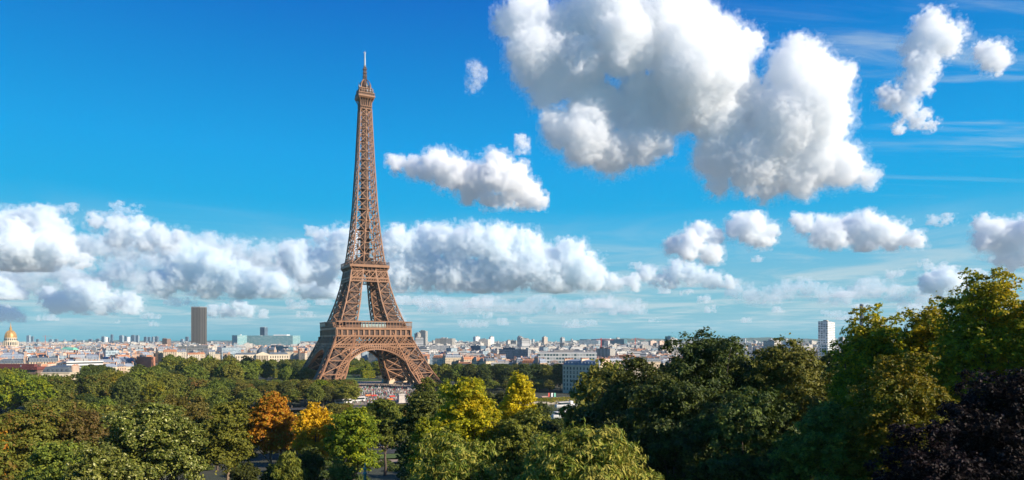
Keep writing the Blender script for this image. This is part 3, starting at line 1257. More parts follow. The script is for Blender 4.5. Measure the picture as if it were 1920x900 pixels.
def build_city(cells):
    r = random.Random(77)
    big = cells[:300]
    rest = cells[300:]
    for j, (y, x, u) in enumerate(big):
        right = u > 760
        k = r.choice(range(17)) if r.random() < ((.5 if y > 1250 else .9) if right else .86) else r.choice(range(17, 25))
        if right and r.random() < .02 and y > 1500:
            k = r.choice(range(25, 29))
        nm, lab, q = PROTO[k]
        rz = math.radians(r.choice([27, 27, 117, -18, 72, 5, 50]) + r.uniform(-5, 5))
        s = r.uniform(.9, 1.12) * (.86 if right and y < 1250 else 1)
        if j < 110:
            o = empty(nm, (x, y, float(terr(x, y))), rz)
            for pn, me in proto_part[k]:
                c = bpy.data.objects.new(pn, me)
                COL.objects.link(c)
                c.parent = o
        else:
            o = bpy.data.objects.new(nm, proto_one[k])
            COL.objects.link(o)
            o.location = (x, y, float(terr(x, y)))
            o.rotation_euler = (0, 0, rz)
        o.scale = (SQ, SQ, s)
        tag(o, lab + ' ' + zone(u, y), 'building', 'city blocks ' + zone(u, y))
    # everything farther: one mass of roofs
    cache = {}
    VV_, LV_, LS_, MI_ = [], [], [], []
    mats = []
    nv = nl = 0
    for (y, x, u) in rest:
        right = u > 760
        k = r.choice(range(17)) if r.random() < (.45 if right else .8) else r.choice(range(17, 25))
        if right and r.random() < .02:
            k = r.choice(range(25, 29))
        if k not in cache:
            me = proto_one[k]
            co = np.empty(len(me.vertices) * 3, np.float32)
            me.vertices.foreach_get('co', co)
            lv = np.empty(len(me.loops), np.int32)
            me.loops.foreach_get('vertex_index', lv)
            ls = np.empty(len(me.polygons), np.int32)
            me.polygons.foreach_get('loop_start', ls)
            mi = np.empty(len(me.polygons), np.int32)
            me.polygons.foreach_get('material_index', mi)
            lut = []
            for mm in me.materials:
                if mm not in mats:
                    mats.append(mm)
                lut.append(mats.index(mm))
            cache[k] = (co.reshape(-1, 3), lv, ls, np.array(lut)[mi])
        co, lv, ls, mi = cache[k]
        rz = math.radians(r.choice([27, 27, 117, -18, 72, 5, 50]) + r.uniform(-5, 5))
        c, s = math.cos(rz) * SQ, math.sin(rz) * SQ
        sz = r.uniform(.75, 1.15)
        VV_.append(np.stack([x + co[:, 0] * c - co[:, 1] * s, y + co[:, 0] * s + co[:, 1] * c, terr(x, y) + co[:, 2] * sz], 1))
        LV_.append(lv + nv)
        LS_.append(ls + nl)
        MI_.append(mi)
        nv += len(co)
        nl += len(lv)
    me = bpy.data.meshes.new('distant_city')
    me.vertices.add(nv)
    me.vertices.foreach_set('co', np.concatenate(VV_).astype(np.float32).ravel())
    me.loops.add(nl)
    me.loops.foreach_set('vertex_index', np.concatenate(LV_))
    st = np.concatenate(LS_)
    me.polygons.add(len(st))
    me.polygons.foreach_set('loop_start', st.astype(np.int32))
    me.polygons.foreach_set('material_index', np.concatenate(MI_).astype(np.int32))
    me.polygons.foreach_set('use_smooth', np.zeros(len(st), bool))
    for mm in mats:
        me.materials.append(mm)
    me.update(calc_edges=True)
    o = bpy.data.objects.new('distant_city', me)
    COL.objects.link(o)
    tag(o, 'hazy mass of far rooftops stretching to the horizon', 'distant city', kind='stuff')


# ------------------------------------------------------------------ landmark buildings
def corner_box(u0, uc, u1, d, th, right=None):
    """box whose near corner is seen at uc, its left end at u0 and right end at u1, turned by th degrees"""
    a = math.radians(th)
    c, s = math.cos(a), math.sin(a)
    P = np.array([(uc - 960) / F * d, d])

    def solve(dr, u):
        t_ = (u - 960) / F
        return (t_ * P[1] - P[0]) / (dr[0] - t_ * dr[1])
    if th <= 0 or right:
        A, B = np.array([-c, -s]), np.array([-s, c])
        la, lb = solve(A, u0), solve(B, u1)
        W, D = la, lb
    else:
        A, B = np.array([-s, c]), np.array([c, s])
        la, lb = solve(A, u0), solve(B, u1)
        W, D = lb, la
    ctr = P + A * la / 2 + B * lb / 2
    return float(ctr[0]), float(ctr[1]), abs(W), abs(D), a


def block(name, label, cat, u0, uc, u1, vtop, d, th, facade, roof=None, kind='modern', seed=1, right=None):
    x, y, W, D, a = corner_box(u0, uc, u1, d, th, right)
    z0 = float(terr(x, y))
    h = EYE + (HOR - vtop) / F * d - z0
    r = random.Random(seed)
    if kind == 'modern':
        q = modern(r, W, D, h - 1, facade, roof or M['flat'])
    elif kind == 'house':
        q = house(r, W, D, h - D * .27, facade, roof or M['tile'])
    else:
        q = haussmann(r, W, D, h - 5.5, facade, roof or M['zinc'])
    o = empty(name, (x, y, z0), a)
    for pn, mb, ms in q:
        mb.build(pn, ms, o)
    tag(o, label, cat)
    TAKEN.append((x, y, max(W, D) * .5))
    o['w'] = W
    o['d'] = D
    o['h'] = h
    return o


M['brown_tower'] = mat('dark_bronze_curtain_wall', (0.05, 0.04, 0.035), 0.4, 0, 0.15, 0.05, 0.5)
M['brown_rib'] = mat('bronze_ribs', (0.17, 0.135, 0.105), 0.5)
M['gold'] = mat('gilded_lead', (0.46, 0.27, 0.09), 0.45, 0.3, 0.25, 0.3)
M['palestone'] = mat('pale_stone', (0.62, 0.52, 0.38), 0.85, 0, 0.15, 0.3)
M['white'] = mat('white_render', (0.68, 0.66, 0.62), 0.8, 0, 0.1, 0.2)
M['teal_glass'] = mat('teal_glass', (0.06, 0.2, 0.23), 0.25, 0, 0.3, 0.06, 0.5)
M['darkteal'] = mat('dark_teal_panels', (0.08, 0.16, 0.19), 0.5, 0, 0.35, 0.05)
M['maroon'] = mat('maroon_roof', (0.16, 0.05, 0.045), 0.6, 0, 0.25, 0.1)
M['copper'] = mat('verdigris_copper', (0.16, 0.46, 0.33), 0.7, 0, 0.15, 0.2)
M['brick'] = mat('red_brick', (0.42, 0.18, 0.11), 0.85, 0, 0.15, 0.3)
M['brown'] = mat('brown_panels', (0.2, 0.13, 0.1), 0.7, 0, 0.2, 0.2)
M['darkblue'] = mat('slate_blue_cladding', (0.1, 0.15, 0.2), 0.4, 0, 0.25, 0.05)
FX = facade_mat('horizontal_glazing', (0.66, 0.66, 0.62), glass=(0.05, 0.1, 0.11), pu=3.6, pz=4.2, fu=(.12, .9), fz=(.3, .85))
FTEAL = facade_mat('teal_curtain_wall', (0.35, 0.5, 0.5), glass=(0.06, 0.2, 0.22), pu=4, pz=3.6, fu=(.1, .92), fz=(.2, .9))
FGREY = facade_mat('grey_slab_facade', (0.36, 0.36, 0.36), glass=(0.04, 0.06, 0.08), pu=2.2, pz=3.2, fu=(.2, .8), fz=(.3, .8))
FCOL = facade_mat('colonnaded_facade', (0.62, 0.56, 0.46), pu=3.4, pz=5.5, fu=(.35, .75), fz=(.15, .8))

# gilded dome church
dm = empty('domed_church', (at(20, 640, 2300).x, 2300, float(terr(0, 2300))))
tag(dm, 'church with a gilded dome and spire at the left edge of the city', 'church')
mb = MB()
z0 = terr(0, 2300)
mb.box((-34, -24, -5), (34, 30, 20))
mb.box((-22, -26, 20), (22, 26, 27))
for i in range(9):
    mb.box((-32 + i * 7.2, -25.2, 2), (-29 + i * 7.2, -24.2, 17))
mb.build('nave', M['palestone'], dm)
mb = MB()
mb.lathe((0, 0, 27 - 1), [(20.5, 0), (20.5, 16), (21.5, 16.2), (21.5, 17.4), (18, 17.6), (18, 27), (18.8, 27.3), (18.8, 28.5), (16, 28.6)], 32)
for i in range(20):
    an = 2 * math.pi * (i + .5) / 20
    mb.tube([(21.3 * math.cos(an), 21.3 * math.sin(an), 27), (21.3 * math.cos(an), 21.3 * math.sin(an), 42)], 1.1, 6)
dr = mb.build('drum', M['palestone'], dm)
for i in range(20):
    an = 2 * math.pi * i / 20
    for rr_, zb, hh_ in ((20.45, 29, 10), (17.95, 45.5, 6)):
        mb = MB()
        c_, s_ = math.cos(an), math.sin(an)
        pts = []
        for off in (-.2, .35):
            for tw in (-1.6, 1.6):
                pts.append(((rr_ + off) * c_ - tw * s_, (rr_ + off) * s_ + tw * c_))
        a_, b__, c__, d__ = pts
        mb.add([(*a_, zb), (*b__, zb), (*d__, zb), (*c__, zb), (*a_, zb + hh_), (*b__, zb + hh_), (*d__, zb + hh_), (*c__, zb + hh_)], MB.BOXF)
        mb.build('window', M['glassdark'], dr)
mb = MB()
prof = [(16.6, 0)] + [(16.6 * math.cos(a) ** .9, 25 * math.sin(a)) for a in np.linspace(.08, 1.3, 10)]
mb.lathe((0, 0, 54.5), prof, 32)
for i in range(12):
    an = 2 * math.pi * i / 12
    mb.tube([(p[0] * 1.02 * math.cos(an), p[0] * 1.02 * math.sin(an), 54.5 + p[1]) for p in prof], .7, 5)
mb.build('dome', M['gold'], dm, True)
mb = MB()
mb.lathe((0, 0, 78), [(5.6, 0), (5.6, 1.5), (3.6, 1.6), (3.6, 9), (4.6, 9.2), (4.2, 10), (2.2, 12), (1.4, 16), (.7, 22), (.25, 29)], 16)
mb.build('lantern', M['gold'], dm)
TAKEN.append((dm.location.x, 2300, 60))

# the dark skyscraper
mt = empty('skyscraper', (at(373.3, 640, 3100).x, 3100, float(terr(0, 3100))), math.radians(6))
tag(mt, 'lone dark brown skyscraper with vertical ribs behind the low city', 'skyscraper')
ztop = EYE + 65 / F * 3100 - mt.location.z
foot = []
ring = [(-30, -10.5), (9, -16), (30, -8.5), (30, 8.5), (9, 16), (-30, 10.5)]
for (xa, ya), (xb, yb), k in zip(ring, ring[1:] + ring[:1], (6, 3, 2, 3, 6, 2)):
    for q in range(k):
        foot.append((xa + (xb - xa) * q / k, ya + (yb - ya) * q / k))
n = len(foot)
mb = MB()
mb.add([(x, y, -5) for x, y in foot] + [(x, y, ztop - 4) for x, y in foot], [tuple(reversed(range(n))), tuple(range(n, 2 * n))] + [(i, (i + 1) % n, n + (i + 1) % n, n + i) for i in range(n)])
mb.build('curtain_wall', M['brown_tower'], mt)
mb = MB()
for i in range(n):
    for q in (0,):
        x0, y0 = foot[i]
        x1, y1 = foot[(i + 1) % n]
        x, y = x0 + (x1 - x0) * q, y0 + (y1 - y0) * q
        mb.bar((x * 1.004, y * 1.01, -4), (x * 1.004, y * 1.01, ztop - 3), 1.7)
mb.build('rib', M['brown_rib'], mt)
mb = MB()
mb.add([(x * 1.01, y * 1.02, ztop - 4) for x, y in foot] + [(x * 1.01, y * 1.02, ztop) for x, y in foot], [tuple(reversed(range(n))), tuple(range(n, 2 * n))] + [(i, (i + 1) % n, n + (i + 1) % n, n + i) for i in range(n)])
mb.build('parapet', M['grey'], mt)
TAKEN.append((mt.location.x, 3100, 45))

# military school at the end of the long park
ec = empty('classical_palace', (at(491, 640, 1450).x, 1450, float(terr(0, 1450))), math.radians(27))
tag(ec, 'long cream classical palace with a slate dome and columned portico beyond the park', 'palace')
mb = MB()
mb.box((-54, -7, -5), (54, 9, 15))
mb.box((-54.5, -7.5, 15), (54.5, 9.5, 15.8))
mb.box((-13, -10, -5), (13, 12, 16))
mb.build('wall', M['palestone'], ec)
mb = MB()
for x0, x1 in ((-54, -13.2), (13.2, 54)):
    mb.frus((x0, -6.5, x1, 8.5, 15.9), (x0 + 4, -.5, x1 - (4 if x1 > 40 else 0), 2.5, 20))
mb.build('roof', M['slate'], ec)
mb = MB()
mb.lathe((0, 1, 16), [(11, 0), (10.8, 4), (9.5, 8), (7, 12), (4, 14.6), (3.4, 14.8), (3.4, 16.5), (1, 19)], 8)
mb.build('dome', M['slate'], ec)
mb = MB()
mb.box((-13.4, -13.4, 13.4), (13.4, -9.9, 16.2))
mb.add([(-13.4, -13.4, 16.2), (13.4, -13.4, 16.2), (0, -13.4, 21.5), (-13.4, -9.9, 16.2), (13.4, -9.9, 16.2), (0, -9.9, 21.5)], [(0, 1, 2), (5, 4, 3), (1, 4, 5, 2), (0, 2, 5, 3), (0, 3, 4, 1)])
mb.build('pediment', M['palestone'], ec)
for i in range(8):
    mb = MB()
    x = -11.5 + i * 23 / 7
    mb.tube([(x, -12.2, 0), (x, -12.2, 13.4)], .85, 8)
    mb.build('column', M['palestone'], ec)
wm = None
for row, (zb, hh_) in enumerate(((1.5, 4.5), (8, 4.5))):
    for i in range(22):
        x = -51.5 + i * 4.9
        if abs(x) < 14:
            continue
        if wm is None:
            mb = MB()
            mb.box((-.9, -.15, 0), (.9, .05, 4.5))
            o = mb.build('window', M['glassdark'], ec)
            wm = o.data
        else:
            o = bpy.data.objects.new('window', wm)
            COL.objects.link(o)
            o.parent = ec
        o.location = (x, -7.05, zb)
TAKEN.append((ec.location.x, 1450, 60))


def windows(parent, W, D, z0, dz, rows, nx, nyy, ww, wh, sides=(0, 1), m=None):
    """recessed looking window units with frame and sill on the front (0), right (1) or left (-1) wall"""
    mb = MB()
    mb.box((-ww / 2, -.06, 0), (ww / 2, .12, wh))
    g = mb.build('window', m or M['glassdark'])
    mb = MB()
    mb.box((-ww / 2 - .22, -.2, -.22), (ww / 2 + .22, .1, -.003))
    mb.box((-ww / 2 - .22, -.2, 0), (-ww / 2 - .003, .1, wh))
    mb.box((ww / 2 + .003, -.2, 0), (ww / 2 + .22, .1, wh))
    mb.box((-ww / 2 - .22, -.2, wh + .003), (ww / 2 + .22, .1, wh + .25))
    fr = mb.build('frame', M['palestone'], g)
    first = True
    for sd in sides:
        k = nx if sd == 0 else nyy
        L = W if sd == 0 else D
        for i in range(k):
            f_ = -L / 2 + L * (i + .5) / k
            for j in range(rows):
                if first:
                    o = g
                    first = False
                else:
                    o = g.copy()
                    COL.objects.link(o)
                    c = fr.copy()
                    COL.objects.link(c)
                    c.parent = o
                o.parent = parent
                z = z0 + j * dz
                if sd == 0:
                    o.location = (f_, -D / 2 - .01, z)
                    o.rotation_euler = (0, 0, 0)
                else:
                    o.location = (sd * (W / 2 + .01), f_, z)
                    o.rotation_euler = (0, 0, math.radians(90 * sd))


PLAIN = [M['palestone'], M['white']]
# cream corner block among the riverside trees, left
b1 = block('corner_building', 'cream stone corner building with dormered slate mansard roof rising from the left tree belt', 'building',
           78, 130, 154, 686, 524, 9, M['palestone'], M['slate'], 'haussmann', 5, True)
windows(b1, b1['w'], b1['d'], b1['h'] - 5.5 - 4.1 - 3.4 * 3, 3.4, 4, 9, 5, 1.2, 2.1)
# shaded stone block right of centre
b2 = block('apartment_house', 'big stone apartment house in shade, only its right end sunlit, beside the dark trees', 'building',
           1055, 1124, 1147, 674, 560, -38, M['palestone'], M['zinc'], 'haussmann', 8)
windows(b2, b2['w'], b2['d'], b2['h'] - 5.5 - 3.6 - 3.5 * 5, 3.5, 6, 11, 5, 1.2, 2.2)
# pale residential tower on the right
b3 = block('residential_tower', 'tall white residential tower with a shaded left face above the right hand treetops', 'tower block', 1534, 1552, 1565.5, 602, 1200, -34,
           facade_mat('tower_facade', (0.76, 0.74, 0.7), glass=(0.05, 0.08, 0.09), pu=4.1, pz=3.1, fu=(.12, .84), fz=(.38, .88)), None, 'modern', 3)
block('annex_block', 'small white block with window bands at the foot of the residential tower', 'building', 1537, 1552, 1560, 646, 1100, -34, FX, None, 'modern', 4)
SP = [
 # name, label, u0, uc, u1, vtop, d, th, facade, roof
 ('office_slab', 'long glazed teal office slab with a white end, right of the brown skyscraper', 462, 549, 563, 629, 2600, -7, FTEAL, M['white']),
 ('office_block', 'teal and white office block left of the long glazed slab', 435, 445, 463, 628.5, 2550, -30, FTEAL, M['white']),
 ('office_tower', 'slim dark blue tower with a white right edge above the glazed slab', 487.5, 496, 502, 613.5, 2900, -34, M['darkblue'], M['white']),
 ('white_end_slab', 'dark slab with a bright white end wall behind the classical palace', 502, 540.5, 549, 650, 1650, -36, M['darkteal'], M['flat']),
 ('ministry_block', 'long cream colonnaded office block at the foot of the brown skyscraper', 333, 390, 406, 649, 1500, -14, FCOL, M['flat']),
 ('glazed_office', 'low blue grey glazed office building left of the classical palace', 407, 416, 452, 651.5, 1500, 26, F_W[4], M['flat']),
 ('brown_block', 'small dark brown block standing alone on the skyline left of the skyscraper', 304, 313, 320.5, 635, 2900, -20, M['brown'], M['brown']),
 ('twin_tower', 'pale tower with shaded left side just right of the iron tower, shorter of the pair', 777, 783, 789, 625, 2000, -38, F_W[3], M['flat']),
 ('twin_tower', 'white and grey tower just right of the iron tower, taller of the pair', 786, 798, 802, 620.5, 2060, -20, F_W[3], M['flat']),
 ('apartment_slab', 'wide white apartment slab right of the iron tower', 787, 847, 856, 648, 1500, -8, F_W[0], M['flat']),
 ('apartment_slab', 'pale ribbed apartment slab on the skyline right of the twin towers', 816, 848, 854, 634.5, 2100, -12, F_W[3], M['flat']),
 ('white_tower', 'white apartment tower on the skyline, left of two alike', 887, 892, 900, 631.5, 2300, -30, M['white'], M['flat']),
 ('white_tower', 'white apartment tower on the skyline, right of two alike', 917, 920, 926.5, 631.5, 2350, -30, M['white'], M['flat']),
 ('white_slab', 'white apartment slab between the two white skyline towers', 897, 915, 920, 636, 2250, -14, F_W[1], M['flat']),
 ('shaded_slab', 'dark grey slab with a bright white end right of the wide white slab', 882, 901, 911, 648, 1400, -36, M['darkblue'], M['flat']),
 ('grey_slab', 'long grey office slab with a dark roof in the right hand quarter', 936, 990, 996, 655, 1050, -32, FGREY, M['slate']),
 ('terraced_block', 'long white modern building with railed terraces above the centre trees', 1013, 1112, 1119, 659, 900, -4, FX, M['flat']),
 ('striped_block', 'dark striped block with a brown end behind the shaded apartment house', 1118, 1144, 1153, 653.5, 1000, -30, F_W[3], M['brown']),
 ('teal_slab', 'very long dark teal slab on the right hand skyline', 1087, 1170, 1176, 636, 3000, -28, M['darkteal'], M['white']),
 ('teal_slab', 'lower grey teal slab in front of the long dark skyline slab', 1086, 1122, 1126, 637.5, 2900, -12, F_W[4], M['flat']),
 ('pink_block', 'pinkish apartment block on the right skyline, left of two alike', 1216, 1220, 1231, 639, 2300, -24, facade_mat('pink_facade', (.68, .5, .4), pu=3, pz=3), M['flat']),
 ('pink_block', 'pinkish apartment block on the right skyline, right of two alike', 1234, 1237, 1246, 639, 2320, -24, facade_mat('pink_facade', (.7, .5, .38), pu=3, pz=3), M['flat']),
 ('green_glass_block', 'green glass office block on the skyline just left of the dark trees', 1247, 1257, 1268, 630.5, 2200, -26, M['teal_glass'], M['teal_glass']),
 ('concrete_block', 'pale block with a sloping shoulder on the skyline above the centre trees', 1016, 1020, 1027, 632, 2500, -26, facade_mat('tan_facade', (.55, .45, .36), pu=2, pz=90, fu=(.5, .9), fz=(-1, 2)), M['flat']),
 ('beige_block', 'beige apartment block above the dark treetops left of the residential tower', 1431, 1452, 1464, 638.5, 1500, -28, F_W[1], M['flat']),
 ('red_topped_block', 'white block with a red fascia left of the residential tower', 1468, 1478, 1494, 641, 1400, -20, M['white'], M['red']),
 ('white_block', 'white modern block with shaded glazing left of the riverside corner building', 30, 50, 57, 664, 900, -18, FX, M['flat']),
 ('white_block', 'white modern block at the left edge of the city, balconies in shade', 2, 18, 29, 666, 880, -20, F_W[0], M['flat']),
 ('white_block', 'white modern block behind the riverside corner building', 60, 84, 97, 668, 860, -25, F_W[2], M['flat']),
 ('brick_block', 'red brick gable block in the left quarter above the trees', 256, 284, 291, 669, 800, -22, M['brick'], M['flat']),
 ('brick_block', 'rust coloured party wall block right of the riverside corner building', 176, 186, 196, 664, 1000, -15, M['brick'], M['zinc']),
 ('pale_block', 'pale stepped block with blank end walls left of the brick gable block', 210, 228, 235, 664, 950, -15, M['white'], M['flat']),
]
for i, (nm, lab, u0, uc, u1, vt, d, th, fa, ro) in enumerate(SP):
    block(nm, lab, 'building', u0, uc, u1, vt, d, th, fa, ro, 'modern', 30 + i)
# copper roofed building
b4 = block('copper_roofed_building', 'white building under a bright verdigris copper roof in the left quarter', 'building', 114, 137, 147, 656, 1400, -12, F_W[1], M['copper'], 'modern', 90)
mb = MB()
W, D, h = b4['w'], b4['d'], b4['h']
mb.frus((-W / 2 - 1, -D / 2 - 1, W / 2 + 1, D / 2 + 1, h + .1), (-W / 2 + 3, -2, W / 2 - 3, 2, h + 5))
mb.build('copper_roof', M['copper'], b4)
# museum with a long maroon roof
b5 = block('museum', 'low building with a long maroon roof behind the left riverside trees', 'museum', -60, 70, 84, 689, 640, -6, M['brown'], M['maroon'], 'modern', 91)
mb = MB()
W, D, h = b5['w'], b5['d'], b5['h']
mb.box((-W / 2 - 1, -D / 2 - 1.5, h - 2.2), (W / 2 + 1, D / 2 + 1, h + .6))
mb.box((-W / 2 + 6, -D / 2 + 2, h + .65), (W / 2 - 5, D / 2 - 3, h + 3.2))
mb.build('roof_slab', M['maroon'], b5)
# far skyline towers, each a few pixels wide
rr = random.Random(12)
SKY = [(53.5, 629), (61, 631), (71, 636), (96, 636.5), (106, 636), (140, 636.5), (155, 638), (170, 636), (184, 635.5), (194, 631), (203, 633), (210, 627.5), (228, 629), (236, 630),
       (250, 628.5), (258, 629), (273, 631.5), (280, 632), (287, 631.5), (294, 631), (351, 631.5), (342, 636)]
for i, (u, v) in enumerate(SKY):
    d = 6500 + rr.uniform(-500, 800)
    wpx = rr.uniform(5.5, 9.5)
    block('skyline_tower', 'far blue grey tower on the skyline between the gold dome and the brown skyscraper', 'tower block', u - wpx / 2, u + wpx * .15, u + wpx / 2, v, d, -32,
          M['darkblue'] if i % 3 else F_W[4], M['flat'], 'modern', 200 + i)['group'] = 'far towers on the left skyline'
for i, (u, v) in enumerate(((199, 632), (241, 632))):
    block('white_skyline_tower', 'white tower among the far blue grey towers, ' + ('left' if i == 0 else 'right') + ' one of two', 'tower block', u - 3, u - 2, u + 3, v, 6300, -30, M['white'], M['flat'], 'modern', 240 + i)
# little domed church on the skyline
dc = empty('small_dome', (at(121.5, 640, 4200).x, 4200, float(terr(0, 4200))))
mb = MB()
mb.lathe((0, 0, 0), [(12, -4), (12, 34), (13, 34.2), (13, 36), (11, 36.2)], 20)
mb.build('drum', M['palestone'], dc)
mb = MB()
mb.lathe((0, 0, 36), [(11, 0), (10.5, 5), (8, 10), (3, 13.5), (1.5, 14), (1.5, 18), (.2, 22)], 20)
mb.build('dome', M['zinc'], dc)
tag(dc, 'small grey dome on a round drum on the skyline right of the gold dome', 'church')
TAKEN.append((dc.location.x, 4200, 20))


def crane(u, vtop, d, label):
    p = at(u, vtop, d)
    z0 = float(terr(p.x, d))
    h = p.z - z0
    o = empty('tower_crane', (p.x, d, z0), math.radians(15))
    mb = MB()
    for x in (-1, 1):
        for y in (-1, 1):
            mb.bar((x, y, 0), (x, y, h), .5)
    for z in np.arange(0, h - 2, 3):
        for k in range(4):
            mb.bar(rotk((-1, -1, z), k), rotk((1, -1, z + 3), k), .35)
    mb.build('mast', M['red'], o)
    mb = MB()
    for y in (-.8, .8):
        mb.bar((-14, y, h - 5), (38, y, h - 5), .5)
    mb.bar((0, 0, h), (38, 0, h - 4.4), .4)
    mb.bar((0, 0, h), (-14, 0, h - 4.6), .4)
    for x in np.arange(-12, 36, 3):
        mb.bar((x, -.8, h - 5), (x + 3, .8, h - 5), .3)
    mb.build('jib', M['red'], o)
    mb = MB()
    mb.box((-14, -1.4, h - 8), (-10, 1.4, h - 5.3))
    mb.build('counterweight', M['grey'], o)
    tag(o, label, 'crane')


crane(1127, 634, 1900, 'red tower crane in front of the long dark teal slab')
crane(1191, 633.5, 2300, 'thin red tower crane left of the pinkish blocks')
crane(85, 629, 4300, 'tiny red and white mast crane on the skyline near the gold dome')
# power station chimney
ch = empty('chimney_stack', (at(1615.3, 640, 2200).x, 2200, float(terr(0, 2200))))
mb = MB()
hch = EYE + 69 / F * 2200 - ch.location.z
mb.lathe((0, 0, 0), [(7, -3), (5.6, hch - 6), (5.9, hch - 5.8), (5.9, hch)], 20)
mb.build('shaft', mat('dark_concrete', (.09, .09, .1), .8), ch)
mb = MB()
mb.lathe((0, 0, hch), [(5.0, .01), (4.6, 2.0), (4.2, 2.1)], 20)
mb.build('rim', M['grey'], ch)
tag(ch, 'dark round chimney stack showing its top above the right hand trees', 'chimney')
build_city(scatter_city())


# ------------------------------------------------------------------ foliage
def leaf_mat(name, cols, trans=0.3, obj=0.18, rough=0.55, patch=None, patch_scale=0.12, spec=0.25, tip=None):
    """cols: three leaf colours mixed leaf by leaf; patch: a colour some boughs have turned to"""
    m = bpy.data.materials.new(name)
    m.use_nodes = True
    t = NT(m.node_tree)
    m.node_tree.nodes.clear()
    geo = t.n('ShaderNodeNewGeometry')
    rnd = geo.outputs['Random Per Island']
    c = t.ramp(rnd, (0.0, cols[0]), (0.5, cols[1]), (1.0, cols[2]))
    if tip is not None:
        c = t.mix(t.m('GREATER_THAN', rnd, 0.93), c, tip)
    tc = t.n('ShaderNodeTexCoord').outputs['Object']
    oi = t.n('ShaderNodeObjectInfo')
    if patch is not None:
        nz = t.noise(tc, patch_scale, 3, 0.6)
        thr = t.m('ADD', nz, t.m('MULTIPLY', t.m('SUBTRACT', rnd, 0.5), 0.22))
        c = t.mix(t.step(thr, 0.5, 0.62), c, patch)
    nz2 = t.noise(tc, 0.35, 2, 0.5)
    k = t.m('ADD', t.m('MULTIPLY', nz2, 0.9), 0.55)
    k = t.m('MULTIPLY', k, t.m('ADD', t.m('MULTIPLY', oi.outputs['Random'], 2 * obj), 1 - obj))
    cm = t.n('ShaderNodeCombineXYZ')
    for s in cm.inputs:
        t.put(s, k)
    c = t.mix(1.0, c, cm.outputs[0], 'MULTIPLY')
    hs = t.n('ShaderNodeHueSaturation')
    r2 = t.m('FRACT', t.m('MULTIPLY', oi.outputs['Random'], 7.31))
    t.put(hs.inputs['Hue'], t.m('ADD', t.m('MULTIPLY', r2, 0.06 * obj / .18), 0.5 - 0.03 * obj / .18))
    t.put(hs.inputs['Color'], c)
    c = hs.outputs[0]
    pb = t.n('ShaderNodeBsdfPrincipled')
    t.put(pb.inputs['Base Color'], c)
    pb.inputs['Roughness'].default_value = rough
    pb.inputs['Specular IOR Level'].default_value = spec
    tr = t.n('ShaderNodeBsdfTranslucent')
    t.put(tr.inputs[0], t.mix(0.5, c, (0.35, 0.4, 0.02), 'MULTIPLY') if False else c)
    mx = t.n('ShaderNodeMixShader')
    mx.inputs[0].default_value = trans
    t.l.new(pb.outputs[0], mx.inputs[1])
    t.l.new(tr.outputs[0], mx.inputs[2])
    out = t.n('ShaderNodeOutputMaterial')
    t.l.new(mx.outputs[0], out.inputs[0])
    return m


L = {}
L['green'] = leaf_mat('green_leaves', [(0.0905, 0.1171, 0.0156), (0.1659, 0.186, 0.0208), (0.2865, 0.2825, 0.0325)])
L['olive'] = leaf_mat('olive_leaves', [(0.0963, 0.1116, 0.015), (0.1582, 0.164, 0.02), (0.2612, 0.2429, 0.03125)], patch=(0.2, 0.115, 0.022), patch_scale=.1)
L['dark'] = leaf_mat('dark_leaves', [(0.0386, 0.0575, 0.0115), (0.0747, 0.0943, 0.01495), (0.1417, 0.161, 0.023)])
L['lime'] = leaf_mat('lime_leaves', [(0.2, 0.22, 0.01), (0.38, 0.36, 0.012), (0.58, 0.5, 0.016)], .42, patch=(0.66, 0.48, 0.012), patch_scale=.2, obj=.05)
L['limegreen'] = leaf_mat('lime_green_leaves', [(0.1, 0.135, 0.01), (0.19, 0.215, 0.012), (0.33, 0.33, 0.015)], .35, patch=(0.34, 0.3, 0.012), patch_scale=.2)
L['yellow'] = leaf_mat('yellow_leaves', [(0.5, 0.33, 0.01), (0.7, 0.44, 0.01), (0.8, 0.52, 0.015)], .3, patch=(0.42, 0.36, 0.015), patch_scale=.08, obj=.06)
L['gold'] = leaf_mat('golden_leaves', [(0.42, 0.36, 0.01), (0.66, 0.54, 0.01), (0.8, 0.62, 0.015)], .35, patch=(0.4, 0.4, 0.012), patch_scale=.25, obj=.04)
L['orange'] = leaf_mat('orange_leaves', [(0.4, 0.14, 0.012), (0.52, 0.22, 0.012), (0.54, 0.31, 0.015)], .3, patch=(0.3, 0.25, 0.02), patch_scale=.1, obj=.06)
L['cream'] = leaf_mat('pale_tipped_leaves', [(0.066, 0.0893, 0.012), (0.143, 0.1575, 0.018), (0.308, 0.294, 0.06)], .25, tip=(0.52, 0.5, 0.2), obj=.05)
L['lance'] = leaf_mat('lance_leaves', [(0.07, 0.12, 0.012), (0.2, 0.24, 0.02), (0.46, 0.44, 0.09)], .3, patch=(0.4, 0.36, 0.06), patch_scale=.5, obj=.04)
L['purple'] = leaf_mat('purple_leaves', [(0.007, 0.005, 0.004), (0.013, 0.008, 0.006), (0.024, 0.014, 0.009)], .1, spec=.12, tip=(0.07, 0.05, 0.04))
L['brownolive'] = leaf_mat('browning_leaves', [(0.099, 0.088, 0.0154), (0.154, 0.1265, 0.0198), (0.22, 0.165, 0.0275)], patch=(0.18, 0.12, 0.03), patch_scale=.12, obj=.06)
L['sunny'] = leaf_mat('yellow_green_leaves', [(0.12, 0.15, 0.01), (0.28, 0.29, 0.012), (0.5, 0.44, 0.015)], .45, patch=(0.6, 0.44, 0.015), patch_scale=.09, obj=.06)
M['bark'] = mat('bark', (0.11, 0.08, 0.06), 0.95, 0, 0.35, 0.8)
M['palebark'] = mat('pale_bark', (0.25, 0.18, 0.12), 0.95, 0, 0.3, 0.8)


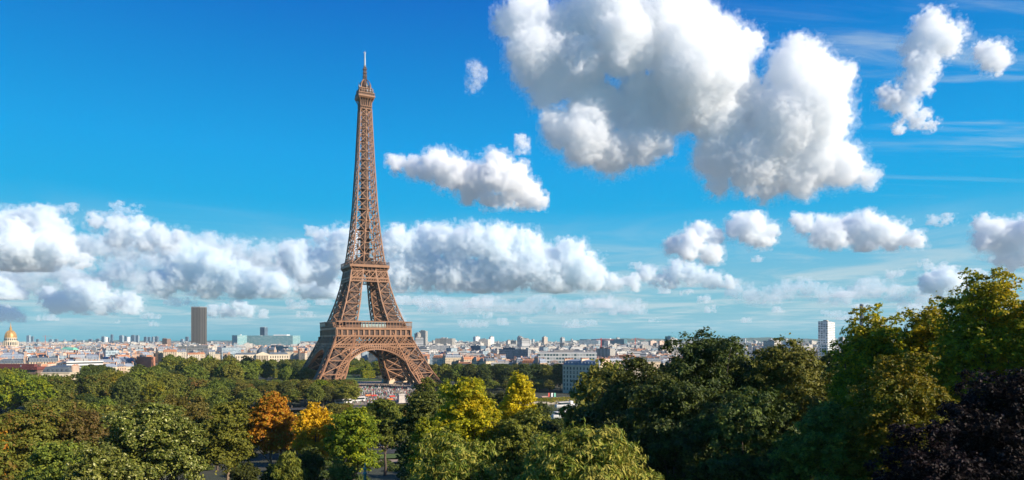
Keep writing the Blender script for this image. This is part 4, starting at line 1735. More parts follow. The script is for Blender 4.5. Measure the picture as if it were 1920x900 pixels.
def leaf_quads(C, N, size, rs, aspect=1.7, droop=0.0):
    """pointed leaf (or leaf spray) quads at C facing N"""
    n = len(C)
    N = N + rs.normal(scale=.42, size=(n, 3))
    N /= np.linalg.norm(N, axis=1, keepdims=True) + 1e-9
    T = rs.normal(size=(n, 3))
    T[:, 2] -= droop * 2.5
    T -= N * (T * N).sum(1, keepdims=True)
    T /= np.linalg.norm(T, axis=1, keepdims=True) + 1e-9
    B = np.cross(N, T)
    s = size * rs.uniform(.6, 1.35, (n, 1))
    a, b = T * s * aspect * .5, B * s * .5
    k = N * s * .18
    V = np.empty((n, 4, 3), np.float32)
    V[:, 0] = C - a
    V[:, 1] = C + b * .95 + k + a * .05
    V[:, 2] = C + a
    V[:, 3] = C - b * .95 + k + a * .05
    return V.reshape(-1, 3), np.arange(n * 4, dtype=np.int32).reshape(n, 4)


def crown_points(rs, zc, rx, rz, nl, n, shape='round', lobe=(.2, .36), fill=.14, spray=16):
    """lobed crown: returns centres, normals, lobe list"""
    lob = []
    tries = 0
    qm = (lobe[0] + lobe[1]) / 2 * min(rx, rz * 1.25)
    shell = 4 * math.pi * (rx * rx + 2 * rx * rz) / 3 * .6
    nl = max(nl, int(1.15 * shell / (math.pi * qm * qm)))
    while len(lob) < nl and tries < nl * 60:
        tries += 1
        d = rs.normal(size=3)
        d /= np.linalg.norm(d)
        if shape == 'dome' and d[2] < -.25:
            continue
        if d[2] < -.75:
            continue
        rr = rs.uniform(.6, .86)
        w = 1.0
        if shape == 'oval':
            w = 1 - .35 * max(d[2], 0)
        if shape == 'cone':
            w = 1 - .55 * max(d[2], -.3)
        c = np.array([d[0] * rx * rr * w, d[1] * rx * rr * w, zc + d[2] * rz * rr])
        q = rs.uniform(*lobe) * min(rx, rz * 1.25)
        if any(np.linalg.norm(c - c2) < .5 * (q + q2) * .62 for c2, q2 in lob):
            continue
        lob.append((c, q))
    # some lobes inside to close the crown
    for _ in range(int(nl * .3)):
        d = rs.normal(size=3)
        d /= np.linalg.norm(d)
        c = np.array([d[0] * rx * .35, d[1] * rx * .35, zc + d[2] * rz * .62])
        lob.append((c, rs.uniform(.3, .42) * min(rx, rz)))
    Cc = np.array([c for c, q in lob])
    Qc = np.array([q for c, q in lob])
    p = Qc ** 2
    which = rs.choice(len(lob), n, p=p / p.sum())
    # every lobe carries sprays: small tufts of leaves standing off its surface
    ns = spray
    sd = rs.normal(size=(len(lob), ns, 3))
    sd /= np.linalg.norm(sd, axis=2, keepdims=True)
    flip = (sd[:, :, 2] < -.25) & (rs.rand(len(lob), ns) < .65)
    sd[:, :, 2] = np.where(flip, -sd[:, :, 2], sd[:, :, 2])
    sr = rs.uniform(.72, 1.12, (len(lob), ns))
    sr = np.where(rs.rand(len(lob), ns) < .07, sr * 1.25, sr)
    pick = rs.randint(0, ns, n)
    D = sd[which, pick]
    g = rs.normal(size=(n, 3))
    tuft = 1.05 / math.sqrt(ns)
    P = Cc[which] + (D * sr[which, pick][:, None] + g * tuft * .55 * np.array([1, 1, .75])) * Qc[which][:, None] * np.array([1, 1, .85])
    inner = rs.rand(n) < fill
    P[inner] = Cc[which][inner] + rs.normal(size=(int(inner.sum()), 3)) * .4 * Qc[which][inner][:, None]
    gl = g / (np.linalg.norm(g, axis=1, keepdims=True) + 1e-9)
    out = P - np.array([0, 0, zc - rz * .3])
    out /= np.linalg.norm(out, axis=1, keepdims=True) + 1e-9
    N = D * .55 + gl * .5 + out * .2 + np.array([0, 0, .3])
    return P, N, lob


def trunk_mesh(rs, h0, H, r, lob, forks=6, lean=(0, 0)):
    mb = MB()
    top = np.array([lean[0], lean[1], H * .72])
    pts = [np.array([0, 0, -1.0]), np.array([0, 0, .3])]
    for k in range(1, 7):
        f_ = k / 6
        pts.append(top * f_ + np.array([rs.normal() * .12, rs.normal() * .12, 0]) * (h0 / 4))
    rad = [r * 1.5, r * 1.1] + [r * (1 - .8 * k / 6) for k in range(1, 7)]
    mb.tube(pts, rad, 8)
    idx = rs.choice(len(lob), min(forks, len(lob)), replace=False)
    for i in idx:
        c, q = lob[i]
        zs = h0 * .8 + (max(c[2], h0) - h0) * rs.uniform(.1, .45)
        f_ = min(zs / top[2], .95)
        s0 = top * f_
        s0[2] = zs
        mid = s0 * .5 + c * .5 + np.array([0, 0, -.06 * H * rs.rand()])
        rr_ = r * (1 - .75 * f_) * .6
        mb.tube([s0, s0 * .75 + mid * .25, mid, c], [rr_, rr_ * .85, rr_ * .6, rr_ * .2], 6, False)
    return mb


def make_tree(name, H, W, leaf, mt, seed, n=None, h0=.25, shape='round', nl=26, aspect=1.6, droop=0., lobe=(.2, .36), trunk_r=None, bark='bark', forks=6, cover=2.6, fill=.14):
    """returns [(part name, mesh data), ...] for a tree standing at the origin"""
    rs = np.random.RandomState(seed)
    zb = H * h0
    rz = (H - zb) / 2 / 1.0
    rx = W / 2
    zc = zb + rz
    if n is None:
        area = 4 * math.pi * ((rx * rx * rx * rz * 2) / 3 / rx if False else (rx * rx + 2 * rx * rz) / 3)
        n = int(area * cover * 1.6 / (leaf * leaf * aspect * .5))
    P, N, lob = crown_points(rs, zc, rx, rz, nl, n, shape, lobe, fill)
    top = np.percentile(P[:, 2], 99.7)
    kz = (H - zb) / (top - zb)
    kx = rx / max(np.percentile(np.abs(P[:, 0]), 98.5), .1)
    sc_ = np.array([kx, kx, kz])
    P = (P - [0, 0, zb]) * sc_ + [0, 0, zb]
    lob = [((c - [0, 0, zb]) * sc_ + [0, 0, zb], q) for c, q in lob]
    V, Fq = leaf_quads(P.astype(np.float32), N.astype(np.float32), leaf, rs, aspect, droop)
    o = link_mesh('crown', V, Fq, L[mt])
    me = o.data
    bpy.data.objects.remove(o)
    tm = trunk_mesh(rs, zb, H, trunk_r or H * .02, lob, forks)
    o = tm.build('trunk', M[bark], None, True)
    me2 = o.data
    bpy.data.objects.remove(o)
    return [('crown', me), ('trunk', me2)]


def place_tree(name, parts, x, y, z, label, group=None, rz=0., s=(1, 1, 1), cat='tree'):
    o = empty(name, (x, y, z), rz)
    o.scale = s
    for pn, me in parts:
        c = bpy.data.objects.new(pn, me)
        COL.objects.link(c)
        c.parent = o
    return tag(o, label, cat, group)


HEROES = []


def hero(label, u, vtop, wpx, d, leaf, mt, seed, name='broadleaf_tree', lift=0.0, **kw):
    """a tree of its own: middle column u, top row vtop, crown wpx photograph pixels wide, at depth d"""
    p = at(u, vtop, d)
    z0 = float(terr(p.x, d)) - .2 + lift
    H = p.z - z0
    HEROES.append((p.x, d, z0, H, wpx / F * d))
    parts = make_tree(name, H, wpx / F * d, leaf * .74, mt, seed, **kw)
    return place_tree(name, parts, p.x, d, z0, label, None, seed * 1.3)


# --- near trees, left to right (crowns between 35 m and 170 m away)
hero('broad olive green tree at the bottom left corner', 52, 764, 150, 135, .42, 'olive', 1, h0=.15, nl=34)
hero('browning tree with rusty top between the olive tree and the pale flecked one', 152, 771, 105, 140, .42, 'brownolive', 2, h0=.2, nl=28)
hero('orange leaved tree cut off by the left edge of the view', -20, 785, 50, 125, .4, 'orange', 3, h0=.2)
hero('browning crown just behind the pale flecked chestnut', 300, 748, 160, 165, .48, 'brownolive', 4, h0=.2, nl=30)
hero('large chestnut tree thickly flecked with cream leaf tips, lower left', 272, 757, 190, 118, .40, 'cream', 5, h0=.06, nl=46, lobe=(.16, .3))
hero('low tree flecked with cream leaves in front of the chestnut at the bottom edge', 195, 838, 120, 98, .34, 'cream', 6, h0=.02, nl=26)
hero('dull green tree at the bottom edge left of the cream flecked pair', 118, 830, 130, 108, .36, 'green', 47, h0=.05, nl=26)
hero('browning tree at the right flank of the cream flecked chestnut', 362, 772, 60, 140, .42, 'brownolive', 7, h0=.15)
hero('tall dark green tree with a bare forked trunk left of the orange tree', 428, 754, 96, 138, .40, 'green', 8, h0=.2, nl=34, shape='oval', trunk_r=.42, bark='palebark')
hero('orange autumn tree with two pale trunks left of the yellow tree', 508, 737, 84, 142, .42, 'orange', 9, h0=.3, nl=30, shape='oval', lobe=(.18, .3), trunk_r=.36, bark='palebark')
hero('bright yellow autumn tree between the orange and the lime green tree', 590, 757, 72, 136, .40, 'yellow', 10, h0=.27, nl=28, shape='oval', lobe=(.2, .34))
hero('lime green round tree right of the bright yellow one', 663, 767, 100, 130, .40, 'limegreen', 11, h0=.22, nl=34)
hero('small dark green tree under the bright yellow tree', 580, 838, 60, 122, .34, 'dark', 12, h0=.1, nl=18)
hero('dark green bush tree under the lime green tree', 640, 858, 50, 120, .34, 'green', 13, h0=.1, nl=16)
hero('muted green tree right of the lime green tree, behind the green lamp', 722, 750, 80, 168, .48, 'green', 14, h0=.3, nl=26)
hero('dark tree with a few golden boughs left of the big lime tree', 795, 738, 105, 110, .40, 'dark', 15, h0=.1, nl=34)
hero('golden flecked small tree at the left foot of the big lime tree', 806, 786, 66, 84, .28, 'sunny', 16, h0=.1, nl=24)
hero('big yellow lime tree reaching just below the iron tower', 874, 711, 122, 96, .32, 'lime', 17, h0=.2, nl=40, lobe=(.15, .3), forks=10)
hero('golden yellow tree standing right of the big lime tree', 975, 702, 66, 104, .30, 'gold', 18, h0=.35, nl=30, shape='oval', lobe=(.16, .3), forks=10)
hero('shaded green tree below the golden yellow tree', 978, 772, 120, 92, .32, 'green', 19, h0=.1, nl=30)
hero('dense tree with long hanging leaves at the bottom, left of two alike', 858, 822, 190, 50, .18, 'lance', 20, h0=.02, nl=40, aspect=3.4, droop=.8, lobe=(.16, .28))
hero('dense mounded tree with long hanging leaves at the bottom, right of two alike', 1102, 806, 262, 46, .17, 'lance', 21, h0=.02, nl=60, aspect=3.4, droop=.8, lobe=(.13, .24), shape='dome')
# the dark wood right of centre
hero('huge dark tree right of the mounded tree, at the left end of the dark wood', 1208, 676, 180, 92, .36, 'dark', 22, h0=.03, nl=52, lobe=(.15, .28))
hero('tall dark tree with the highest crown of the middle dark wood', 1330, 631, 220, 96, .36, 'dark', 23, h0=.03, nl=56, lobe=(.14, .27))
hero('olive topped dark tree between the tallest dark tree and the yellow crowns', 1482, 645, 190, 92, .36, 'green', 24, h0=.03, nl=50, lobe=(.15, .28))
hero('dark lower tree in front of the dark wood, second from its left end', 1265, 720, 190, 76, .32, 'dark', 25, h0=.02, nl=44)
hero('dark green tree filling the bottom below the tallest dark tree', 1405, 735, 220, 70, .32, 'dark', 26, h0=.02, nl=48)
hero('dim green tree at the bottom below the olive topped tree', 1545, 760, 170, 62, .28, 'green', 27, h0=.02, nl=40)
# the yellow green trees on the right
hero('yellow topped tree at the left of the right hand group, under the chimney stack', 1634, 583, 150, 74, .28, 'sunny', 28, h0=.03, nl=60, lobe=(.12, .24), forks=9)
hero('dark centred tree with yellow tips between the two tallest right hand trees', 1735, 578, 130, 76, .28, 'sunny', 29, h0=.03, nl=52, lobe=(.12, .24))
hero('tallest tree of all, yellow green, near the right edge', 1850, 516, 170, 66, .26, 'sunny', 30, h0=.05, nl=66, lobe=(.11, .22), forks=12)
hero('yellow green tree cut off by the right edge of the view', 1945, 556, 110, 62, .26, 'sunny', 31, h0=.03, nl=44, lobe=(.13, .24))
hero('middle green tree below the dark centred right hand tree', 1690, 668, 170, 58, .24, 'limegreen', 32, h0=.02, nl=52, lobe=(.13, .25))
hero('copper beech with near black purple leaves in the bottom right corner', 1866, 702, 220, 44, .19, 'purple', 33, h0=.02, nl=70, lobe=(.12, .23), forks=12)
hero('lower copper beech left of the purple one in the corner', 1745, 800, 210, 40, .18, 'purple', 34, h0=.02, nl=56, lobe=(.13, .24), forks=10)

hero('olive tree by the river before the right foot of the iron tower, left of two', 800, 709, 52, 262, .5, 'olive', 61, h0=.12)
hero('green tree by the river before the right foot of the iron tower, right of two', 836, 712, 46, 280, .5, 'green', 62, h0=.12)
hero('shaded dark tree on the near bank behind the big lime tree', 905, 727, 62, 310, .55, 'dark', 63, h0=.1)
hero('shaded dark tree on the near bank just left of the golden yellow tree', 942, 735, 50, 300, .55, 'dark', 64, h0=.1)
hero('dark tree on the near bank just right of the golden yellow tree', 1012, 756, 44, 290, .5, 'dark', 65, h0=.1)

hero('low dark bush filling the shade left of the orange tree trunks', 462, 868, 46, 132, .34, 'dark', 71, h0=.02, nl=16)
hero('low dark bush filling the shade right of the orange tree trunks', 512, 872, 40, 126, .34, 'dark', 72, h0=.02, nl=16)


# ------------------------------------------------------------------ trees of the middle distance, copied from a few kinds
KINDS = []
for i, (mt, shp, W) in enumerate((('green', 'round', 15), ('green', 'oval', 13), ('dark', 'round', 16), ('dark', 'round', 14), ('olive', 'round', 16), ('green', 'dome', 17), ('limegreen', 'round', 14), ('olive', 'oval', 13))):
    KINDS.append(make_tree('t', 20, W, .62, mt, 100 + i, h0=.12, shape=shp, nl=30, lobe=(.18, .34), cover=2.4))
fr = random.Random(5)
BUILT = []
WAIT = []
WS = [15, 13, 16, 14, 16, 17, 14, 13]


def belt(label, group, n, ur, dr, hr, wr, kinds, minsep=.75, ok=None, vmin=None, scat=None):
    """n trees anywhere in the wedge ur x dr, heights hr, widths wr in metres"""
    k = 0
    tries = 0
    while k < n and tries < n * 40:
        tries += 1
        u = fr.uniform(*ur)
        d = dr[0] + (dr[1] - dr[0]) * fr.random() ** .8
        x, y = (u - 960) / F * d, d
        h, w_ = fr.uniform(*hr), fr.uniform(*wr)
        if any((x - a) ** 2 + (y - b) ** 2 < (minsep * (w_ + c) / 2) ** 2 for a, b, c in BUILT):
            continue
        if ok and not ok(x, y, u):
            continue
        if not free(x, y, w_ * .4):
            continue
        vm = vmin
        if d < 520 and 62 < u < 122:
            vm = max(vm or 0, 703)
        elif d < 520 and 122 <= u < 180:
            vm = max(vm or 0, 738)
        z0 = float(terr(x, y)) - .2
        if vm and HOR + (EYE - z0 - h) / d * F < vm:
            h = EYE - z0 - (vm - HOR) / F * d
            w_ = min(w_, h * 1.1)
            if h < 5:
                continue
        BUILT.append((x, y, w_))
        q = fr.choice(kinds)
        WAIT.append((x, y, z0, h, w_, q, label, group, fr.uniform(0, 6.28)))
        k += 1


def far_bank(x, y, u):
    return river_s(x, y) > 158 or 0


def bank_edge(x, y, u):
    return river_s(x, y) > 134


def near_bank(x, y, u):
    return river_s(x, y) < -6


def off_axis(lim, s0=150, s1=480):
    def f(x, y, u):
        s = float(river_s(x, y))
        t_ = .891 * (x - 9.4) + .454 * (y - 356.5)
        return s > s0 and (abs(t_) > lim or s > s1)
    return f


belt('tall tree at the left end of the riverside belt, under the maroon roof', 'riverside trees at the left end', 12, (-40, 70), (385, 460), (24, 28), (14, 19), [0, 6, 1], ok=bank_edge, vmin=692)
belt('leafy tree in the riverside belt in front of the cream corner building', 'riverside trees left of the tower', 40, (-40, 330), (385, 480), (19, 24), (13, 19), [0, 1, 2, 4, 5, 6, 7], ok=bank_edge, vmin=693)
belt('low tree on the bank in front of the clump below the brown skyscraper', 'low trees before the clump', 26, (290, 480), (425, 540), (13, 18), (11, 15), [0, 4, 5, 2], ok=bank_edge, vmin=708)
belt('leafy tree in the riverside belt between cream corner building and brick block', 'riverside trees left of the tower', 26, (158, 330), (470, 600), (20, 26), (14, 20), [0, 2, 3, 5], ok=far_bank, vmin=684)
belt('tall rounded tree in the clump below the brown skyscraper', 'clump below the skyscraper', 16, (300, 470), (540, 720), (25, 31), (18, 25), [0, 1, 5], ok=far_bank, vmin=664)
belt('park tree between the skyscraper clump and the left leg of the iron tower', 'park trees left of the tower', 90, (400, 640), (580, 1150), (16, 23), (12, 18), [0, 1, 2, 3, 5, 6], ok=off_axis(52), vmin=674)
belt('small tree on the river bank left of the crowd under the iron tower', 'low riverside trees', 60, (440, 662), (425, 560), (12, 18), (10, 15), [0, 2, 4, 7, 6], ok=off_axis(44, 134), vmin=712)
belt('park tree seen through the arch of the iron tower', 'trees beyond the arch', 22, (636, 735), (800, 1180), (13, 21), (11, 16), [0, 6, 6, 1, 7], ok=off_axis(36, 150, 2000), vmin=668)
belt('dim park tree right of the iron tower, below the pale quarter', 'park trees right of the tower', 64, (790, 1075), (590, 760), (20, 27), (13, 20), [2, 3, 3, 0], ok=off_axis(62), vmin=683)
belt('low tree in front of the right foot of the iron tower', 'low trees by the right foot', 14, (765, 890), (500, 575), (12, 17), (9, 13), [7, 0, 4], ok=off_axis(56), vmin=710)
belt('small round tree in the row above the ivy covered quay wall', 'row above the quay wall', 26, (880, 1145), (578, 625), (9.5, 13), (10, 14), [4, 7, 0], ok=far_bank, vmin=712)
belt('dark tree at the foot of the shaded apartment house', 'trees by the shaded apartment house', 10, (1000, 1180), (600, 660), (13, 18), (10, 14), [2, 3], ok=far_bank, vmin=714)
belt('rounded garden tree on the near bank behind the olive and cream flecked trees', 'garden trees near the river left', 36, (-30, 420), (190, 262), (13, 21), (8.5, 13), [0, 2, 4, 7, 0], ok=near_bank, vmin=727)
belt('garden tree on the near bank behind the orange and yellow trees', 'garden trees near the river centre', 44, (400, 770), (195, 320), (9, 15), (8, 12), [0, 4, 7, 2], ok=near_bank, vmin=752)
belt('shaded garden tree below the quay, behind the golden yellow tree', 'garden trees near the river right', 18, (900, 1120), (150, 260), (9, 14), (9, 13), [2, 3], ok=near_bank, vmin=785)
belt('wood tree filling the back of the dark mass at right', 'back of the dark wood', 26, (1120, 1720), (105, 190), (18, 26), (11, 17), [2, 3, 0], vmin=655)


belt('riverside tree beyond the left edge', 'trees beyond the left edge', 50, (-420, -50), (300, 480), (17, 23), (13, 19), [0, 1, 2, 4, 5], ok=bank_edge)
belt('garden tree beyond the left edge', 'trees beyond the left edge', 40, (-420, -50), (110, 220), (14, 19), (10, 15), [0, 2, 4, 5], ok=near_bank)


def settle():
    """keep the trees that show; the 255 that show largest stand alone, the rest are one wood"""
    w_, h_ = 960, 450
    depth = np.full((h_, w_), 1e9)
    own = np.full((h_, w_), -1, int)
    yy, xx = np.mgrid[0:h_, 0:w_]
    items = [(x, y, z + .12 * h, h * .88, wd, i) for i, (x, y, z, h, wd, *_) in enumerate(WAIT)]
    items += [(x, y, z + .1 * h, h * .9, wd, -2) for (x, y, z, h, wd) in HEROES]
    items += [(-142, 640, 0, 57, 90, -3)] if False else []
    for (x, y, z, h, wd, i) in items:
        u = (960 + x / y * F) / 2
        vt, vb = (HOR - (z + h - EYE) / y * F) / 2, (HOR - (z - EYE) / y * F) / 2
        ru = wd / 2 / y * F / 2 * .95
        a0, a1, b0, b1 = int(max(u - ru, 0)), int(min(u + ru + 1, w_)), int(max(vt, 0)), int(min(vb + 1, h_))
        if a0 >= a1 or b0 >= b1:
            continue
        sx, sy = xx[b0:b1, a0:a1], yy[b0:b1, a0:a1]
        m_ = ((sx + .5 - u) / ru) ** 2 + ((sy + .5 - (vt + vb) / 2) / max((vb - vt) / 2, .1)) ** 2 < 1
        m_ &= depth[b0:b1, a0:a1] > y
        depth[b0:b1, a0:a1][m_] = y
        own[b0:b1, a0:a1][m_] = i
    vis = np.bincount(own[own >= 0].ravel(), minlength=len(WAIT))
    order = np.argsort(-vis)
    keep = [i for i in order if vis[i] >= 5]
    for i in keep[:255]:
        x, y, z0, h, wd, q, label, group, rz = WAIT[i]
        place_tree('broadleaf_tree', KINDS[q], x, y, z0, label, group, rz, (wd / WS[q], wd / WS[q], h / 20))
    VV_, FF_, MM_, off_ = [], [], [], 0
    beyond = [i for i, q in enumerate(WAIT) if 960 + q[0] / q[1] * F < -25 and vis[i] < 5]
    for i in keep[255:] + beyond:
        x, y, z0, h, wd, q, label, group, rz = WAIT[i]
        me = KINDS[q][0][1]
        co = np.empty(len(me.vertices) * 3, np.float32)
        me.vertices.foreach_get('co', co)
        co = co.reshape(-1, 3) * np.array([wd / WS[q], wd / WS[q], h / 20])
        c_, s_ = math.cos(rz), math.sin(rz)
        VV_.append(np.stack([x + co[:, 0] * c_ - co[:, 1] * s_, y + co[:, 0] * s_ + co[:, 1] * c_, z0 + co[:, 2]], 1))
        FF_.append(np.arange(len(co)).reshape(-1, 4) + off_)
        off_ += len(co)
    print('trees standing', len(WAIT), 'seen', len(keep))
    if VV_:
        tag(link_mesh('woodland', np.concatenate(VV_), np.concatenate(FF_), L['green']), 'small green treetops filling the gaps of the park belts', 'woodland', kind='stuff')


settle()

# the wood goes on behind and beyond the right hand trees and shades the dark ones
for i, (x, y, top, wd) in enumerate(((60, 88, 45.5, 16), (71, 95, 47, 18), (66, 108, 46, 17), (84, 104, 48, 18), (88, 88, 48, 18), (104, 96, 50, 20))):
    z = float(terr(x, y)) - .2
    place_tree('broadleaf_tree', KINDS[i % 2 * 2], x, y, z, 'wood tree behind the tallest yellow green tree, hidden but for its leaves', 'wood behind the right edge', i, (wd / 15, wd / 15, (top - z) / 20))

# clipped trees like green boxes, in lines beyond the tower
def clipped(L_, W_, H_, seed, mt='limegreen'):
    rs_ = np.random.RandomState(seed)
    n = int((2 * (L_ + W_) * H_ + L_ * W_) * 7)
    P = rs_.uniform(-.5, .5, (n, 3)) * np.array([L_, W_, H_])
    ax = rs_.choice(3, n, p=np.array([W_ * H_ * 2, L_ * H_ * 2, L_ * W_]) / (2 * W_ * H_ + 2 * L_ * H_ + L_ * W_))
    sg = np.where(rs_.rand(n) < .5, -1, 1)
    sg[ax == 2] = 1
    N = np.zeros((n, 3))
    N[np.arange(n), ax] = sg
    P[np.arange(n), ax] = sg * np.array([L_, W_, H_])[ax] * .5 + rs_.normal(scale=.25, size=n)
    P[:, 2] += H_ / 2 + 2.6
    V, Fq = leaf_quads(P.astype(np.float32), N, .65, rs_)
    o = link_mesh('crown', V, Fq, L[mt])
    a = o.data
    bpy.data.objects.remove(o)
    mb = MB()
    mb.tube([(0, 0, -.5), (0, 0, H_ * .8)], [.35, .2], 6)
    o = mb.build('trunk', M['bark'])
    b = o.data
    bpy.data.objects.remove(o)
    return [('crown', a), ('trunk', b)]


CL = [clipped(14, 8, 8, 3), clipped(14, 8, 8, 4, 'green')]
for t0, lab in ((-58, 'box clipped tree in the line beyond the tower, left of the long lawn'), (58, 'box clipped tree in the line beyond the tower, right of the long lawn')):
    for i in range(12):
        s_ = 455 + i * 40
        x, y = bank(s_, t0)
        place_tree('clipped_tree', CL[i % 2], x, y, float(terr(x, y)), lab, 'clipped lines beyond the tower', math.radians(117))
for i, (u, d) in enumerate(((703, 830), (690, 770), (664, 850))):
    x = (u - 960) / F * d
    place_tree('clipped_tree', CL[0], x, d, 0, ['box clipped lime tree standing right of centre under the arch', 'box clipped tree just inside the arch over the crowd', 'box clipped tree left of centre under the arch'][i], None, math.radians(27))

# low growth over the garden slopes
rs = np.random.RandomState(40)
PP, NN = [], []
k = 0
while k < 420:
    y = rs.uniform(30, 330)
    x = rs.uniform(-.78, .78) * y
    if river_s(x, y) > -6:
        continue
    # keep the paths clear
    if 196 < y < 246 and -50 < x < -26:
        continue
    k += 1
    r_ = rs.uniform(.8, 2.6)
    n = int(260 * r_)
    D = rs.normal(size=(n, 3))
    D /= np.linalg.norm(D, axis=1, keepdims=True)
    D[:, 2] = np.abs(D[:, 2])
    P = D * r_ * rs.uniform(.75, 1.1, (n, 1)) * np.array([1.3, 1.3, .9])
    P += np.array([x, y, float(terr(x, y))])
    PP.append(P)
    NN.append(D + np.array([0, 0, .3]))
V, Fq = leaf_quads(np.concatenate(PP).astype(np.float32), np.concatenate(NN), .34, rs)
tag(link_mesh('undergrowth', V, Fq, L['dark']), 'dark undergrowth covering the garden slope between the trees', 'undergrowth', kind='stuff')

# ------------------------------------------------------------------ garden paths, lamps
M['verdigris'] = mat('verdigris_bronze', (0.16, 0.36, 0.28), 0.6, 0, 0.3, 2.0)
M['lampglass'] = mat('opal_glass', (0.75, 0.75, 0.7), 0.3)
tag(link_mesh('path', [(x, y, float(terr(x, y)) + .3) for x, y in ((-52, 222), (-30, 222), (-27, 236), (-50, 240))], [(0, 1, 2, 3)], M['asphalt']), None, None, kind='structure')
tag(link_mesh('path', [(x, y, float(terr(x, y)) + .32) for x, y in ((-50, 243), (-27, 239), (-24, 247), (-50, 252))], [(0, 1, 2, 3)], M['sandpath']), None, None, kind='structure')
tag(link_mesh('lawn', [(x, y, float(terr(x, y)) + .3) for x, y in ((-46, 207), (-29, 207), (-30, 221), (-50, 221))], [(0, 1, 2, 3)], M['lawn']), None, None, kind='structure')
tag(link_mesh('path', [(x, y, float(terr(x, y)) + .3) for x, y in ((-45, 195), (-27, 193), (-28, 201), (-46, 205))], [(0, 1, 2, 3)], M['sandpath']), None, None, kind='structure')
tag(link_mesh('road', [(x, y, float(terr(x, y)) + .3) for x, y in ((-95, 150), (-63, 150), (-66, 162), (-100, 162))], [(0, 1, 2, 3)], M['asphalt']), None, None, kind='structure')
p = at(684.3, 868, 112)
zb = float(terr(p.x, 112))
lp = empty('lamp_column', (p.x, 112, zb))
hh = p.z - zb
mb = MB()
mb.lathe((0, 0, 0), [(.55, -.3), (.55, .5), (.42, .6), (.36, 1.2), (.26, 1.5), (.24, hh - 1.9), (.34, hh - 1.8), (.36, hh - 1.62), (.22, hh - 1.55)], 14)
mb.build('column', M['verdigris'], lp, True)
mb = MB()
mb.lathe((0, 0, hh - 1.55), [(.2, 0), (.13, .18), (.22, .4), (.27, .62), (.16, .8), (.12, .95), (.15, 1.1), (.1, 1.22), (.14, 1.34), (.13, 1.46), (.03, 1.55)], 12)
for sx in (-1, 1):
    mb.tube([(sx * .12, 0, hh - .9), (sx * .36, 0, hh - .95), (sx * .4, 0, hh - .7)], [.07, .06, .03], 6)
mb.build('finial', M['verdigris'], lp, True)
tag(lp, 'verdigris green bronze lamp column standing in shade at the bottom edge', 'lamp column')
p = at(462, 885, 140)
zb = float(terr(p.x, 140))
lp = empty('street_lamp', (p.x, 140, zb))
hh = p.z - zb
mb = MB()
mb.tube([(0, 0, -.2), (0, 0, hh - .3)], [.09, .06], 8)
mb.build('post', M['grey'], lp)
mb = MB()
mb.lathe((0, 0, hh - .3), [(.08, -.02)] + [(.28 * math.sin(a), .26 - .28 * math.cos(a)) for a in np.linspace(.35, 3.0, 9)], 12)
mb.build('lamp_shade', M['lampglass'], lp, True)
tag(lp, 'garden lamp with a pale globe beside the orange tree trunks', 'street lamp')
hero('drooping conifer with hanging sprays at the bottom edge, left of the green lamp', 540, 848, 62, 116, .34, 'green', 55, name='weeping_conifer', h0=.05, shape='cone', aspect=3.2, droop=1.0, lobe=(.22, .36))

# ------------------------------------------------------------------ the bank by the tower: bridge, statue, crowd, stalls
RZ = math.radians(27)
bx, by = bank(65, 0)
br = empty('stone_bridge', (bx, by, 0), RZ)
mb = MB()
mb.box((-17.5, -66, -1.6), (17.5, 66, -.05))
mb.build('deck', M['asphalt'], br)
for sx in (-1, 1):
    mb = MB()
    mb.box((min(sx * 17.5, sx * 16.9), -66, -.045), (max(sx * 17.5, sx * 16.9), 66, 1.05))
    mb.build('parapet', M['palestone'], br)
for k in range(4):
    mb = MB()
    yk = -39 + 26 * k
    mb.frus((-18, yk - 2.4, 18, yk + 2.4, -8), (-17.5, yk - 1.7, 17.5, yk + 1.7, -1.62))
    mb.build('pier', M['palestone'], br)
tag(br, 'stone road bridge over the river leading to the iron tower', 'bridge')

M['paleplinth'] = mat('pale_plinth_stone', (0.5, 0.44, 0.38), .85, 0, .15, .5)
M['statue'] = mat('weathered_stone', (0.4, 0.35, 0.28), 0.9, 0, 0.25, 1.0)
px_, py_ = at(751.8, 757, 486).x, 486
ped = empty('statue_pedestal', (px_, py_, 0), RZ)
mb = MB()
mb.frus((-2.6, -2.6, 2.6, 2.6, -.3), (-2.4, -2.4, 2.4, 2.4, .8))
mb.box((-2.0, -2.0, .8), (2.0, 2.0, 5.6))
mb.box((-2.35, -2.35, 5.6), (2.35, 2.35, 6.3))
mb.build('plinth', M['paleplinth'], ped)
tag(ped, 'square white stone pedestal carrying a horse statue at the end of the bridge', 'pedestal')
st = empty('horse_statue', (px_, py_, 6.3), RZ)
mb = MB()
mb.tube([(-1.2, 0, 1.9), (-.6, 0, 1.85), (.2, 0, 1.8), (.9, 0, 2.0)], [.45, .55, .52, .5], 10)
mb.tube([(.9, 0, 2.1), (1.35, 0, 2.8), (1.5, 0, 3.3)], [.42, .3, .22], 8)
mb.tube([(1.42, 0, 3.35), (1.8, 0, 3.15), (2.1, 0, 2.85)], [.24, .2, .13], 8)
for x, y in ((-1.1, .28), (-1.0, -.28), (.8, .26), (.9, -.26)):
    mb.tube([(x, y, 1.7), (x + .08, y, .9), (x - .04, y, .02)], [.24, .13, .12], 6)
mb.tube([(-1.6, 0, 2.1), (-1.95, 0, 1.5), (-2.0, 0, .8)], [.12, .16, .05], 6)
mb.box((-1.8, -.8, 0), (1.9, 1.5, .12))
mb.build('horse', M['statue'], st, True)
mb = MB()
mb.tube([(.5, 1.0, .1), (.5, 1.0, .9), (.5, .95, 1.5), (.5, .95, 2.0), (.5, .93, 2.2), (.5, .93, 2.45)], [.26, .24, .33, .3, .1, .17], 8)
